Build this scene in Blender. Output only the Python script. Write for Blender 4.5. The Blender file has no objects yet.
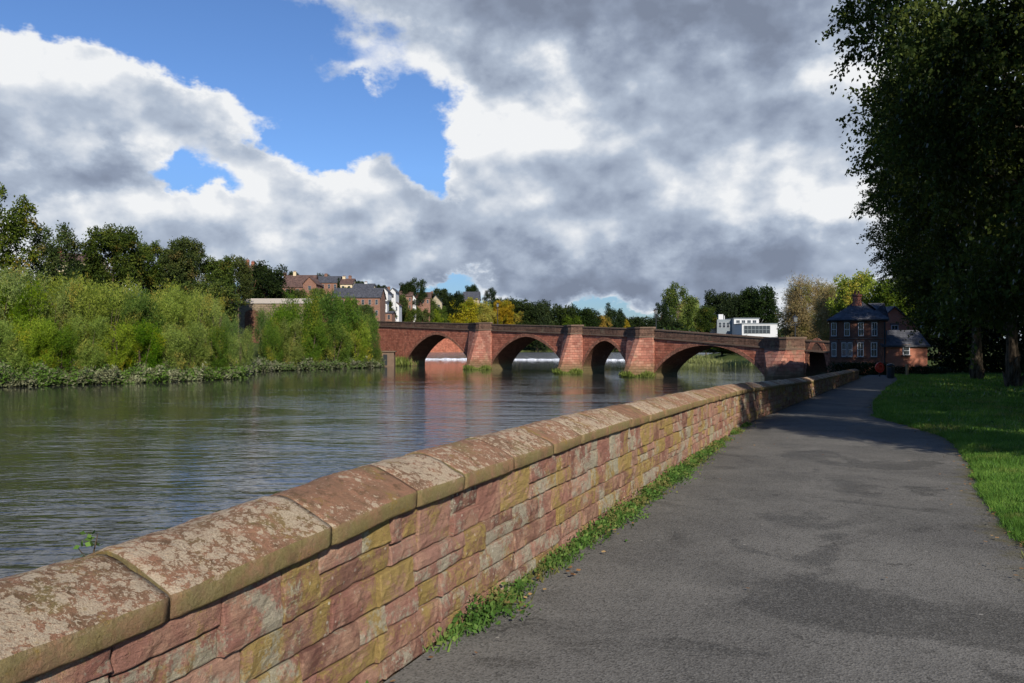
import bpy, math, random
import numpy as np
from mathutils import Vector, Matrix, noise as mnoise

R = math.radians
SC = bpy.context.scene
COL = SC.collection
rnd = random.Random(7)
NR = np.random.default_rng(7)

# ------------------------------------------------------------------ camera numbers
F, CX, HY, EYE = 784.0, 512.0, 346.0, 1.65
SLOPE = -0.0125                      # the park falls gently away from the viewer
WATER = -2.45
def wx(px, d): return (px - CX) / F * d
def wz(py, d): return EYE + (HY - py) / F * d
def plane(d): return SLOPE * d

SUN_AZ, SUN_EL = 162.0, 33.0         # clockwise from the view direction

# ------------------------------------------------------------------ object helpers
def tag(o, label=None, cat=None, group=None, kind=None):
    if label: o['label'] = label
    if cat: o['category'] = cat
    if group: o['group'] = group
    if kind: o['kind'] = kind
    return o

def empty(name, loc, label, cat, group=None, rz=0.0):
    o = bpy.data.objects.new(name, None)
    o.empty_display_size = 0.2
    COL.objects.link(o)
    o.location = loc
    o.rotation_euler = (0, 0, rz)
    return tag(o, label, cat, group)

def link(name, me, mat=None, parent=None):
    if mat is not None and len(me.materials) == 0:
        me.materials.append(mat)
    o = bpy.data.objects.new(name, me)
    COL.objects.link(o)
    if parent is not None: o.parent = parent
    return o

def mesh_np(name, V, Q, smooth=False):
    """mesh from numpy vertices and an (n,k) face index array"""
    me = bpy.data.meshes.new(name)
    V = np.ascontiguousarray(V, dtype=np.float32)
    Q = np.ascontiguousarray(Q, dtype=np.int32)
    n, k = Q.shape
    me.vertices.add(len(V)); me.vertices.foreach_set('co', V.ravel())
    me.loops.add(n * k); me.loops.foreach_set('vertex_index', Q.ravel())
    me.polygons.add(n)
    me.polygons.foreach_set('loop_start', np.arange(n, dtype=np.int32) * k)
    me.polygons.foreach_set('loop_total', np.full(n, k, dtype=np.int32))
    if smooth: me.polygons.foreach_set('use_smooth', np.ones(n, dtype=bool))
    me.update(calc_edges=True)
    return me

class MB:
    """collects verts and faces, builds ONE mesh object"""
    def __init__(s): s.v, s.f = [], []
    def add(s, vs, fs):
        b = len(s.v); s.v.extend(tuple(v) for v in vs)
        s.f.extend(tuple(b + i for i in f) for f in fs); return s
    def box(s, c, d, rz=0.0, taper=1.0):
        ca, sa = math.cos(rz), math.sin(rz); vs = []
        for z, k in ((-.5, 1.0), (.5, taper)):
            for x, y in ((-.5, -.5), (.5, -.5), (.5, .5), (-.5, .5)):
                a, b = x * d[0] * k, y * d[1] * k
                vs.append((c[0] + a * ca - b * sa, c[1] + a * sa + b * ca, c[2] + z * d[2]))
        return s.add(vs, [(3, 2, 1, 0), (4, 5, 6, 7), (0, 1, 5, 4), (1, 2, 6, 5), (2, 3, 7, 6), (3, 0, 4, 7)])
    def tube(s, pts, rad, seg=8, cap=True):
        pts = [Vector(p) for p in pts]; vs, fs = [], []
        ref = Vector((0.31, 0.17, 0.93)).normalized()
        for i, p in enumerate(pts):
            t = (pts[min(i + 1, len(pts) - 1)] - pts[max(i - 1, 0)])
            t = t.normalized() if t.length > 1e-6 else Vector((0, 0, 1))
            r0 = ref if abs(t.dot(ref)) < .96 else Vector((1, 0, 0))
            a = t.cross(r0).normalized(); b = t.cross(a).normalized()
            for k in range(seg):
                w = 2 * math.pi * k / seg
                vs.append(p + (a * math.cos(w) + b * math.sin(w)) * rad[i])
        for i in range(len(pts) - 1):
            for k in range(seg):
                k2 = (k + 1) % seg
                fs.append((i * seg + k, i * seg + k2, (i + 1) * seg + k2, (i + 1) * seg + k))
        if cap:
            fs.append(tuple(range(seg))[::-1]); fs.append(tuple((len(pts) - 1) * seg + k for k in range(seg)))
        return s.add(vs, fs)
    def prism(s, poly, z0, z1):
        n = len(poly)
        vs = [(x, y, z0) for x, y in poly] + [(x, y, z1) for x, y in poly]
        fs = [tuple(range(n))[::-1], tuple(range(n, 2 * n))]
        for i in range(n):
            j = (i + 1) % n; fs.append((i, j, n + j, n + i))
        return s.add(vs, fs)
    def build(s, name, mat, parent=None, smooth=False):
        me = bpy.data.meshes.new(name)
        used = sorted({i for f in s.f for i in f}); mp = {k: i for i, k in enumerate(used)}
        me.from_pydata([s.v[k] for k in used], [], [tuple(mp[i] for i in f) for f in s.f])
        if smooth:
            for p in me.polygons: p.use_smooth = True
        me.update()
        return link(name, me, mat, parent)

def copy_tree(o, parent=None):
    c = o.copy(); COL.objects.link(c)
    if parent is not None: c.parent = parent
    for ch in o.children: copy_tree(ch, c)
    return c

def fix_normals(o):
    import bmesh
    bm = bmesh.new(); bm.from_mesh(o.data)
    bmesh.ops.recalc_face_normals(bm, faces=bm.faces[:])
    bm.to_mesh(o.data); bm.free()
    return o

# ------------------------------------------------------------------ node helpers
class NT:
    def __init__(s, tree): s.t = tree
    def __call__(s, typ, ins=None, **props):
        n = s.t.nodes.new('ShaderNode' + typ)
        for k, v in props.items(): setattr(n, k, v)
        for k, v in (ins or {}).items():
            sock = n.inputs[k]
            if isinstance(v, bpy.types.NodeSocket): s.t.links.new(v, sock)
            elif v is not None: sock.default_value = v
        return n
    def link(s, a, b): s.t.links.new(a, b)
    def m(s, op, a, b=None, c=None, clamp=False):
        n = s.t.nodes.new('ShaderNodeMath'); n.operation = op; n.use_clamp = clamp
        for i, v in enumerate((a, b, c)):
            if v is None: continue
            if isinstance(v, bpy.types.NodeSocket): s.t.links.new(v, n.inputs[i])
            else: n.inputs[i].default_value = v
        return n.outputs[0]
    def mix(s, fac, a, b, blend='MIX'):
        n = s.t.nodes.new('ShaderNodeMix'); n.data_type = 'RGBA'; n.blend_type = blend
        n.clamp_factor = True
        for sock, v in ((n.inputs[0], fac), (n.inputs[6], a), (n.inputs[7], b)):
            if isinstance(v, bpy.types.NodeSocket): s.t.links.new(v, sock)
            elif isinstance(v, (tuple, list)): sock.default_value = (v[0], v[1], v[2], 1)
            else: sock.default_value = v
        return n.outputs[2]
    def ramp(s, fac, stops, interp='LINEAR'):
        n = s.t.nodes.new('ShaderNodeValToRGB'); n.color_ramp.interpolation = interp
        cr = n.color_ramp
        while len(cr.elements) < len(stops): cr.elements.new(0.5)
        for e, (p, c) in zip(cr.elements, stops):
            e.position = p
            e.color = (c, c, c, 1) if isinstance(c, (int, float)) else (c[0], c[1], c[2], 1)
        if isinstance(fac, bpy.types.NodeSocket): s.t.links.new(fac, n.inputs[0])
        return n.outputs[0]
    def noise(s, vec, scale, detail=4, rough=.55, dist=0.0, out=0):
        n = s('TexNoise', {'Scale': scale, 'Detail': detail, 'Roughness': rough, 'Distortion': dist})
        if vec is not None: s.link(vec, n.inputs['Vector'])
        return n.outputs[out]
    def step(s, x, a, b):
        n = s('MapRange', {'From Min': a, 'From Max': b}, interpolation_type='SMOOTHSTEP')
        s.link(x, n.inputs[0]); return n.outputs[0]

def new_mat(name):
    m = bpy.data.materials.new(name); m.use_nodes = True
    m.node_tree.nodes.clear()
    return m, NT(m.node_tree)

def finish(m, n, color, rough=.8, bump=None, bump_d=.01, spec=.3, strength=1.0):
    p = n('BsdfPrincipled')
    for sock, v in (('Base Color', color), ('Roughness', rough), ('Specular IOR Level', spec)):
        if isinstance(v, bpy.types.NodeSocket): n.link(v, p.inputs[sock])
        elif isinstance(v, (tuple, list)): p.inputs[sock].default_value = (v[0], v[1], v[2], 1)
        else: p.inputs[sock].default_value = v
    if bump is not None:
        b = n('Bump', {'Height': bump, 'Distance': bump_d, 'Strength': strength})
        n.link(b.outputs[0], p.inputs['Normal'])
    o = n('OutputMaterial'); n.link(p.outputs[0], o.inputs[0])
    return m

def lin(r, g, b):
    f = lambda c: (c / 255 / 12.92) if c / 255 <= .04045 else ((c / 255 + .055) / 1.055) ** 2.4
    return (f(r), f(g), f(b))

def simple(name, col, rough=.7, var=.15, scale=6.0, spec=.3, bump_d=.0):
    m, n = new_mat(name)
    tc = n('TexCoord').outputs['Object']
    v = n.noise(tc, scale, 5)
    c = n.mix(v, tuple(x * (1 - var) for x in col), tuple(x * (1 + var) for x in col))
    return finish(m, n, c, rough, v if bump_d else None, bump_d or .01, spec)

def leaf_mat(name, dark, mid, light, trans=.3, scale=.5, tcol=None, accent=None, accent_amt=.0):
    """per-leaf and per-clump colour variation, thin leaves let some light through"""
    m, n = new_mat(name)
    geo = n('NewGeometry')
    pos = n('TexCoord').outputs['Object']
    isl = geo.outputs['Random Per Island']
    clump = n.noise(pos, scale, 3, .6)
    mixv = n.m('ADD', n.m('MULTIPLY', isl, .55), n.m('MULTIPLY', n.step(clump, .3, .7), .45))
    c = n.ramp(mixv, [(0.05, dark), (.5, mid), (.95, light)])
    if accent:
        a2 = n.step(n.noise(pos, scale * .8, 2, .5), 1 - accent_amt - .42, 1 - accent_amt - .28)
        a3 = n.m('MULTIPLY', a2, n.step(isl, .2, .5))
        c = n.mix(a3, c, accent)
    ob = n('ObjectInfo').outputs['Random']
    hs = n('HueSaturation', {'Hue': n.m('MULTIPLY_ADD', ob, -.028, .514), 'Saturation': n.m('MULTIPLY_ADD', n.m('FRACT', n.m('MULTIPLY', ob, 7.7)), .25, .85), 'Value': n.m('MULTIPLY_ADD', n.m('FRACT', n.m('MULTIPLY', ob, 13.1)), .38, .82), 'Color': c})
    c = hs.outputs[0]
    dif = n('BsdfDiffuse', {'Color': c})
    tr = n('BsdfTranslucent', {'Color': n.mix(.5, c, tcol or tuple(x * 1.3 for x in light))})
    gl = n('BsdfGlossy', {'Color': (.6, .6, .6, 1), 'Roughness': .45})
    mx = n('MixShader', {0: trans, 1: dif.outputs[0], 2: tr.outputs[0]})
    fr = n('LayerWeight', {'Blend': .15})
    mg = n('MixShader', {0: n.m('MULTIPLY', fr.outputs['Fresnel'], .22), 1: mx.outputs[0], 2: gl.outputs[0]})
    o = n('OutputMaterial'); n.link(mg.outputs[0], o.inputs[0])
    return m

# ------------------------------------------------------------------ materials
def mat_wall_stone():
    m, n = new_mat('sandstone blocks')
    geo = n('NewGeometry'); pos = geo.outputs['Position']
    isl = geo.outputs['Random Per Island']
    base = n.ramp(isl, [(0, lin(126, 88, 76)), (.2, lin(156, 112, 96)), (.4, lin(136, 92, 80)), (.6, lin(168, 128, 110)), (.8, lin(112, 74, 66)), (1, lin(148, 114, 94))])
    blot = n.noise(pos, 5.0, 7, .68, .4)
    c = n.mix(n.m('MULTIPLY', n.step(blot, .42, .66), .8), base, lin(182, 144, 118))
    dk = n.noise(pos, 10.0, 7, .72)
    c = n.mix(n.m('MULTIPLY', n.step(dk, .53, .7), .7), c, lin(98, 72, 60))
    fine = n.noise(pos, 46, 5, .75)
    zc = n('SeparateXYZ', {0: pos}).outputs[2]
    o1 = n.noise(pos, 2.6, 7, .72, .5)
    o2 = n.m('ADD', n.m('ADD', o1, .03), n.m('MULTIPLY', n.m('SUBTRACT', n.m('FRACT', n.m('MULTIPLY', isl, 17.3)), .5), .24))
    o2 = n.m('ADD', o2, n.m('MULTIPLY', n.m('SUBTRACT', fine, .5), .42))
    c = n.mix(n.m('MULTIPLY', n.step(o2, .515, .66), .85), c, n.mix(fine, lin(124, 104, 52), lin(184, 160, 92)))
    g1 = n.noise(pos, 3.4, 7, .74, .3)
    g2 = n.m('ADD', g1, n.m('MULTIPLY', n.m('SUBTRACT', n.m('FRACT', n.m('MULTIPLY', isl, 31.7)), .5), .24))
    g2 = n.m('ADD', g2, n.m('MULTIPLY', n.m('SUBTRACT', fine, .5), .42))
    c = n.mix(n.m('MULTIPLY', n.step(g2, .54, .65), .85), c, n.mix(n.noise(pos, 60, 3), lin(120, 116, 96), lin(198, 190, 166)))
    v = n('TexVoronoi', {'Scale': 20.0, 'Randomness': 1.0}); n.link(pos, v.inputs['Vector'])
    w = n.m('MULTIPLY', n.step(n.m('ADD', v.outputs['Distance'], n.m('MULTIPLY', fine, .3)), .34, .26), n.step(n.noise(pos, 2.3, 3), .5, .62))
    c = n.mix(n.m('MULTIPLY', w, .75), c, lin(205, 196, 176))
    gr = n.noise(pos, 170, 4, .75)
    c = n.mix(n.m('MULTIPLY', n.step(gr, .35, .75), .42), c, lin(78, 58, 48))
    bed = n('Mapping', {'Scale': (4, 4, 34)}); n.link(pos, bed.inputs[0])
    h = n.m('ADD', n.m('ADD', n.m('MULTIPLY', n.noise(pos, 60, 7, .75), .7), n.m('MULTIPLY', n.noise(bed.outputs[0], 1.0, 4, .6), .8)), n.m('MULTIPLY', gr, .25))
    return finish(m, n, c, .94, h, .018, .12)

def mat_coping():
    m, n = new_mat('lichened coping sandstone')
    geo = n('NewGeometry'); pos = geo.outputs['Position']
    isl = n('ObjectInfo').outputs['Random']
    fine = n.noise(pos, 52, 6, .75)
    base = n.ramp(isl, [(0, lin(134, 104, 80)), (.35, lin(152, 114, 90)), (.7, lin(142, 110, 82)), (1, lin(126, 98, 78))])
    blot = n.noise(pos, 7, 7, .7, .3)
    c = n.mix(n.step(blot, .42, .6), base, lin(160, 118, 92))
    c = n.mix(n.m('MULTIPLY', n.step(n.noise(pos, 13, 7, .74), .5, .64), .75), c, lin(100, 80, 58))
    nz = n('SeparateXYZ', {0: geo.outputs['True Normal']}).outputs[2]
    top = n.step(n.m('ADD', nz, n.m('MULTIPLY', n.m('SUBTRACT', fine, .5), .5)), .45, .75)
    al = n.m('MAXIMUM', n.m('MULTIPLY', n.m('SUBTRACT', 1.0, top), n.m('MULTIPLY_ADD', n.step(n.noise(pos, 5.5, 6, .7), .36, .6), .75, .15)), n.m('MULTIPLY', n.step(n.m('ADD', n.noise(pos, 2.2, 6, .72), n.m('MULTIPLY', n.m('SUBTRACT', fine, .5), .2)), .52, .64), .7))
    c = n.mix(al, c, n.mix(fine, lin(84, 80, 44), lin(164, 148, 98)))
    dens = n.noise(pos, 1.3, 5, .65)
    warp = n('VectorMath', {0: pos}, operation='ADD')
    wn = n('TexNoise', {'Scale': 26.0, 'Detail': 5.0, 'Roughness': .7}); n.link(pos, wn.inputs['Vector'])
    sc = n('VectorMath', {0: wn.outputs['Color']}, operation='SCALE'); sc.inputs['Scale'].default_value = .075
    n.link(sc.outputs[0], warp.inputs[1])
    rnd_ = n.m('ADD', dens, n.m('MULTIPLY', n.m('SUBTRACT', isl, .62), .24))
    tot = None
    for s_, th in ((11.0, .40), (20.0, .44), (38.0, .44), (70.0, .42)):
        v = n('TexVoronoi', {'Scale': s_}); n.link(warp.outputs[0], v.inputs['Vector'])
        pick = n.step(n('SeparateColor', {0: v.outputs['Color']}).outputs[0], .35, .4)
        d = n.m('ADD', v.outputs['Distance'], n.m('MULTIPLY', n.m('SUBTRACT', .52, rnd_), 1.5))
        k = n.m('MULTIPLY', n.step(d, th, th - .07), pick)
        tot = k if tot is None else n.m('MAXIMUM', tot, k)
    tot = n.m('MULTIPLY', n.m('MULTIPLY', tot, n.m('ADD', n.m('MULTIPLY', top, .92), .08)), n.step(n.noise(pos, 120, 4, .7), .3, .5))
    c = n.mix(n.m('MULTIPLY', tot, .88), c, n.mix(n.noise(pos, 60, 3), lin(184, 160, 128), lin(212, 196, 170)))
    oc = n.m('MULTIPLY', n.step(n.m('ADD', n.noise(pos, 3.6, 6, .74), n.m('MULTIPLY', n.m('SUBTRACT', fine, .5), .2)), .58, .66), .6)
    c = n.mix(oc, c, lin(150, 122, 56))
    gr = n.noise(pos, 200, 4, .75)
    c = n.mix(n.m('MULTIPLY', n.step(gr, .4, .72), .42), c, lin(84, 62, 46))
    h = n.m('ADD', n.m('ADD', n.m('MULTIPLY', n.noise(pos, 75, 7, .75), .8), n.m('MULTIPLY', n.noise(pos, 16, 5, .65), .9)), n.m('MULTIPLY', gr, .3))
    return finish(m, n, c, .94, h, .016, .12)

def mat_mortar():
    m, n = new_mat('lime mortar')
    pos = n('NewGeometry').outputs['Position']
    c = n.mix(n.step(n.noise(pos, 8, 5, .65), .4, .62), lin(104, 80, 68), lin(150, 126, 106))
    return finish(m, n, c, .95, n.noise(pos, 80, 5), .01, .1)

def mat_asphalt():
    m, n = new_mat('worn asphalt')
    pos = n('NewGeometry').outputs['Position']
    big = n.noise(pos, .5, 4, .6, .6)
    c = n.mix(n.step(big, .35, .65), (.112, .104, .091), (.158, .146, .126))
    # damp, polished patches with ragged outlines
    dn = n.m('ADD', n.noise(pos, .62, 5, .6, .9), n.m('MULTIPLY', n.m('SUBTRACT', n.noise(pos, 14, 5, .7), .5), .10))
    damp = n.step(dn, .52, .60)
    c = n.mix(n.m('MULTIPLY', damp, .6), c, (.050, .046, .039))
    mid = n.noise(pos, 2.6, 6, .7)
    c = n.mix(n.m('MULTIPLY', n.step(mid, .45, .7), .35), c, (.062, .057, .048))
    v = n('TexVoronoi', {'Scale': 85.0}); n.link(pos, v.inputs['Vector'])
    chip = n('SeparateColor', {0: v.outputs['Color']}).outputs[0]
    c = n.mix(n.m('MULTIPLY', n.step(chip, .55, 1.0), .36), c, (.22, .205, .18))
    c = n.mix(n.m('MULTIPLY', n.step(chip, .4, .0), .5), c, (.024, .022, .019))
    v2 = n('TexVoronoi', {'Scale': 5.0}); n.link(pos, v2.inputs['Vector'])
    fl = n.m('ADD', v2.outputs['Distance'], n.m('MULTIPLY', n.noise(pos, 40, 3), .08))
    fleck = n.m('MULTIPLY', n.step(fl, .12, .09), n.step(n('SeparateColor', {0: v2.outputs['Color']}).outputs[1], .82, .85))
    c = n.mix(n.m('MULTIPLY', fleck, .6), c, (.36, .33, .28))
    # thin sinuous cracks
    wv = n('TexVoronoi', {'Scale': .8}, feature='DISTANCE_TO_EDGE')
    wp = n('VectorMath', {0: pos}, operation='ADD'); wn = n('TexNoise', {'Scale': 2.5, 'Detail': 6.0}); n.link(pos, wn.inputs['Vector']); n.link(wn.outputs['Color'], wp.inputs[1]); n.link(wp.outputs[0], wv.inputs['Vector'])
    crack = n.m('MULTIPLY', n.step(wv.outputs['Distance'], .009, .003), n.step(n.noise(pos, .8, 2), .52, .6))
    c = n.mix(n.m('MULTIPLY', crack, .6), c, (.03, .028, .024))
    at = n('Attribute', attribute_name='edge').outputs['Fac']
    ms = n.m('ADD', at, n.m('MULTIPLY', n.m('SUBTRACT', n.noise(pos, 3.5, 6, .72), .5), 1.1))
    c = n.mix(n.m('MULTIPLY', n.step(ms, .42, .85), .85), c, n.mix(n.noise(pos, 34, 4), lin(58, 54, 30), lin(104, 96, 52)))
    h = n.m('ADD', v.outputs['Distance'], n.m('MULTIPLY', n.noise(pos, 40, 3), .5))
    r = n.m('SUBTRACT', .9, n.m('MULTIPLY', damp, .22))
    return finish(m, n, c, r, h, .0035, .14)

def mat_soil_grass(name, a, b, scale=3.0):
    m, n = new_mat(name)
    pos = n('NewGeometry').outputs['Position']
    c = n.mix(n.step(n.noise(pos, scale, 6, .7), .35, .65), a, b)
    c = n.mix(n.m('MULTIPLY', n.noise(pos, scale * 14, 4, .7), .5), c, tuple(x * .45 for x in a))
    return finish(m, n, c, .95, n.noise(pos, scale * 18, 4, .7), .05, .1)

def mat_water(name='river water', deep=(.026, .025, .022), rip=1.0, streak=False):
    m, n = new_mat(name)
    pos = n('NewGeometry').outputs['Position']
    mp = n('Mapping', {'Scale': (1.0, 2.3, 1.0), 'Rotation': (0, 0, R(-14))}); n.link(pos, mp.inputs[0])
    h1 = n.noise(mp.outputs[0], 1.3, 2, .5, .5)
    h2 = n.noise(mp.outputs[0], 4.4, 2, .5, .3)
    mp3 = n('Mapping', {'Scale': (1.0, 2.6, 1.0), 'Rotation': (0, 0, R(-24))}); n.link(pos, mp3.inputs[0])
    h3 = n.noise(mp3.outputs[0], .42, 2, .5, .6)
    calm = n.step(n.noise(mp3.outputs[0], .05, 4, .6, .8), .34, .62)
    lee = n('VectorMath', {0: pos, 1: (.7, -.7, 0)}, operation='DOT_PRODUCT').outputs['Value']
    amp = n.m('MULTIPLY', n.m('MULTIPLY_ADD', calm, .85, .45), n.m('MULTIPLY_ADD', n.step(lee, -86, -52), .85, .15))
    h = n.m('ADD', n.m('ADD', n.m('MULTIPLY', h1, .27), n.m('MULTIPLY', h2, .075)), n.m('MULTIPLY', h3, .48))
    h = n.m('MULTIPLY', h, amp)
    c = n.mix(n.noise(pos, .07, 3), deep, tuple(x * 1.5 for x in deep))
    if streak:
        ms = n('Mapping', {'Scale': (.55, .045, .3), 'Rotation': (0, 0, R(6))}); n.link(pos, ms.inputs[0])
        f = n.step(n.noise(ms.outputs[0], 1.0, 6, .72, .6), .56, .70)
        c = n.mix(n.m('MULTIPLY', f, .65), c, (.45, .45, .46))
    p = n('BsdfPrincipled', {'Base Color': c, 'Roughness': .03 if not streak else .2, 'IOR': 1.333, 'Specular IOR Level': .5})
    b = n('Bump', {'Height': h, 'Distance': .10 * rip, 'Strength': 1.0}); n.link(b.outputs[0], p.inputs['Normal'])
    o = n('OutputMaterial'); n.link(p.outputs[0], o.inputs[0])
    return m

def mat_masonry(name, tones, bw=.9, bh=.36, mortar=lin(96, 70, 58), grime=.5, moss_z=None, lichen=.2):
    m, n = new_mat(name)
    tc = n('TexCoord').outputs['Object']
    sp = n('SeparateXYZ', {0: tc})
    uv = n('CombineXYZ', {0: n.m('ADD', sp.outputs[0], n.m('MULTIPLY', sp.outputs[1], .8)), 1: sp.outputs[2]})
    br = n('TexBrick', {'Scale': 1.0, 'Mortar Size': .022, 'Mortar Smooth': .4, 'Brick Width': bw, 'Row Height': bh, 'Bias': 0.0,
                        'Color1': (0, 0, 0, 1), 'Color2': (1, 1, 1, 1), 'Mortar': (.5, .5, .5, 1)}, offset=.5)
    n.link(uv.outputs[0], br.inputs['Vector'])
    v = n('SeparateColor', {0: br.outputs['Color']}).outputs[0]
    c = n.ramp(v, [(i / (len(tones) - 1), t) for i, t in enumerate(tones)])
    nz = n.noise(tc, .9, 6, .68, .4)
    c = n.mix(n.m('MULTIPLY', n.step(nz, .45, .62), grime), c, tuple(x * .42 for x in tones[0]))
    c = n.mix(n.m('MULTIPLY', n.step(n.noise(tc, 3.2, 6, .75), .42, .62), .5), c, tuple(min(1, x * 1.4) for x in tones[-1]))
    ms = n('Mapping', {'Scale': (2.2, 2.2, .16)}); n.link(tc, ms.inputs[0])
    c = n.mix(n.m('MULTIPLY', n.step(n.noise(ms.outputs[0], 1.0, 5, .7), .55, .68), grime * .9), c, tuple(x * .4 for x in tones[0]))
    c = n.mix(n.m('MULTIPLY', n.step(n.noise(tc, .55, 6, .7, .3), .55, .66), lichen), c, lin(140, 132, 104))
    c = n.mix(n.m('MULTIPLY', br.outputs['Fac'], .75), c, mortar)
    if moss_z is not None:
        k = n.m('ADD', sp.outputs[2], n.m('MULTIPLY', n.m('SUBTRACT', n.noise(tc, 1.2, 5, .7), .5), 2.0))
        c = n.mix(n.m('MULTIPLY', n.step(k, moss_z + 1.5, moss_z - .4), .75), c, n.mix(n.noise(tc, 2.5, 6, .7), lin(62, 62, 32), lin(122, 112, 78)))
    h = n.m('SUBTRACT', n.noise(tc, 12, 5), n.m('MULTIPLY', br.outputs['Fac'], 1.4))
    return finish(m, n, c, .93, h, .04, .12)

def mat_slate(name, a, b, rows=.28):
    m, n = new_mat(name)
    tc = n('TexCoord').outputs['Object']
    sp = n('SeparateXYZ', {0: tc})
    uv = n('CombineXYZ', {0: sp.outputs[0], 1: n.m('MULTIPLY', sp.outputs[2], 1.6)})
    br = n('TexBrick', {'Scale': 1.0, 'Mortar Size': .012, 'Brick Width': .3, 'Row Height': rows, 'Color1': (0, 0, 0, 1), 'Color2': (1, 1, 1, 1), 'Mortar': (.1, .1, .1, 1)})
    n.link(uv.outputs[0], br.inputs['Vector'])
    c = n.mix(n('SeparateColor', {0: br.outputs['Color']}).outputs[0], a, b)
    c = n.mix(n.m('MULTIPLY', n.step(n.noise(tc, 1.2, 5, .7), .5, .65), .4), c, tuple(x * 1.5 for x in b))
    return finish(m, n, c, .7, n.m('MULTIPLY', br.outputs['Fac'], -1), .03, .3)

def mat_bark():
    m, n = new_mat('bark')
    tc = n('TexCoord').outputs['Object']
    mp = n('Mapping', {'Scale': (7, 7, 1.6)}); n.link(tc, mp.inputs[0])
    v = n.noise(mp.outputs[0], 1.4, 6, .7, .5)
    c = n.mix(n.step(v, .35, .65), lin(48, 40, 32), lin(108, 94, 78))
    return finish(m, n, c, .95, v, .06, .1)

M = {}
M['stone'] = mat_wall_stone(); M['coping'] = mat_coping(); M['mortar'] = mat_mortar()
M['asphalt'] = mat_asphalt()
M['lawn'] = mat_soil_grass('lawn turf', lin(52, 74, 22), lin(84, 108, 34))
M['soil'] = mat_soil_grass('park earth', lin(60, 62, 34), lin(84, 78, 48))
M['land'] = mat_soil_grass('rough grass land', lin(56, 70, 30), lin(84, 90, 44), .2)
M['silt'] = mat_soil_grass('silty bank', lin(70, 66, 48), lin(104, 98, 76), 1.0)
M['water'] = mat_water()
M['weir'] = mat_water('weir water', (.10, .10, .105), 2.2, True)
M['water_up'] = mat_water('upper water', (.03, .026, .02), 1.0)
M['bark'] = mat_bark()
RED = [lin(156, 92, 72), lin(190, 116, 90), lin(206, 134, 106), lin(170, 100, 78)]
PINK = [lin(146, 92, 76), lin(172, 116, 96), lin(184, 136, 114), lin(156, 100, 84)]
M['spandrel'] = mat_masonry('red sandstone courses', RED, .8, .34, grime=.55, moss_z=-1.5, lichen=.22)
M['pier'] = mat_masonry('pink sandstone courses', PINK, .85, .36, lin(130, 92, 76), grime=.35, moss_z=-1.4, lichen=.45)
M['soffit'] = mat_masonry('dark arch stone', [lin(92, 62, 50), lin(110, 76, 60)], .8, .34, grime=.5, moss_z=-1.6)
M['parapet'] = mat_masonry('weathered parapet stone', [lin(84, 66, 56), lin(112, 86, 72), lin(98, 76, 64), lin(126, 96, 78)], 1.5, .55, lin(60, 48, 40), grime=.55, lichen=.35)
M['cap'] = simple('weathered ledge stone', lin(112, 92, 76), .9, .35, 1.5)
M['ring'] = mat_masonry('arch voussoirs', [lin(124, 82, 66), lin(172, 118, 94)], .42, .42, grime=.4)
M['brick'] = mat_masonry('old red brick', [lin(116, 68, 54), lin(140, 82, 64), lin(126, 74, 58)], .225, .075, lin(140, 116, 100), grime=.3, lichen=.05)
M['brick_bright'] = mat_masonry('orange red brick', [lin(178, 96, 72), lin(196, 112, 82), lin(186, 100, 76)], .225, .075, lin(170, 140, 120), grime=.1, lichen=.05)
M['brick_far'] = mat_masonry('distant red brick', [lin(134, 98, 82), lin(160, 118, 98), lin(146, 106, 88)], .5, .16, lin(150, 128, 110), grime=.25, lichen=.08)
M['pale_stone'] = mat_masonry('pale ashlar', [lin(150, 138, 116), lin(172, 158, 134)], 1.2, .45, lin(120, 110, 92), grime=.3)
M['old_wall'] = mat_masonry('weathered brown ashlar', [lin(112, 98, 80), lin(136, 120, 98)], 1.2, .45, lin(96, 84, 70), grime=.5)
M['slate'] = mat_slate('blue grey slate', lin(58, 58, 62), lin(84, 84, 88))
M['slate_brown'] = mat_slate('brown roof tiles', lin(74, 56, 50), lin(104, 80, 70))
M['white'] = simple('white render', (.56, .55, .53), .75, .06, .8)
M['cream'] = simple('cream render', lin(206, 186, 150), .8, .08, .8)
M['grey_clad'] = simple('grey cladding', lin(120, 126, 128), .6, .12, .6)
M['paint'] = simple('sash paint', (.6, .6, .6), .5, .05, 8)
M['stone_trim'] = simple('pale stone lintel', lin(170, 160, 150), .85, .15, 5)
M['lintel'] = simple('dark stone lintel', lin(104, 88, 80), .85, .15, 5)  # darker stone tone for sills, lintels and the string course
M['red'] = simple('red paint', lin(200, 44, 24), .45, .12, 5)
M['black'] = simple('black painted metal', (.025, .027, .03), .45, .2, 6)
M['wood'] = simple('weathered timber', lin(150, 124, 90), .85, .25, 9)
def mat_glass():
    m, n = new_mat('window glass')
    p = n('BsdfPrincipled', {'Base Color': (.035, .04, .048, 1), 'Roughness': .06, 'Specular IOR Level': .8})
    o = n('OutputMaterial'); n.link(p.outputs[0], o.inputs[0]); return m
M['glass'] = mat_glass()
def mat_lantern():
    m, n = new_mat('lantern glass')
    p = n('BsdfPrincipled', {'Base Color': (.16, .17, .17, 1), 'Roughness': .15})
    o = n('OutputMaterial'); n.link(p.outputs[0], o.inputs[0]); return m
M['lantern'] = mat_lantern()
def mat_foam():
    m, n = new_mat('white water foam')
    pos = n('NewGeometry').outputs['Position']
    c = n.mix(n.step(n.noise(pos, 1.6, 6, .75), .36, .58), (.30, .31, .33), (.85, .85, .86))
    return finish(m, n, c, .8, n.noise(pos, 3, 5), .3, .2)
M['foam'] = mat_foam()

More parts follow.
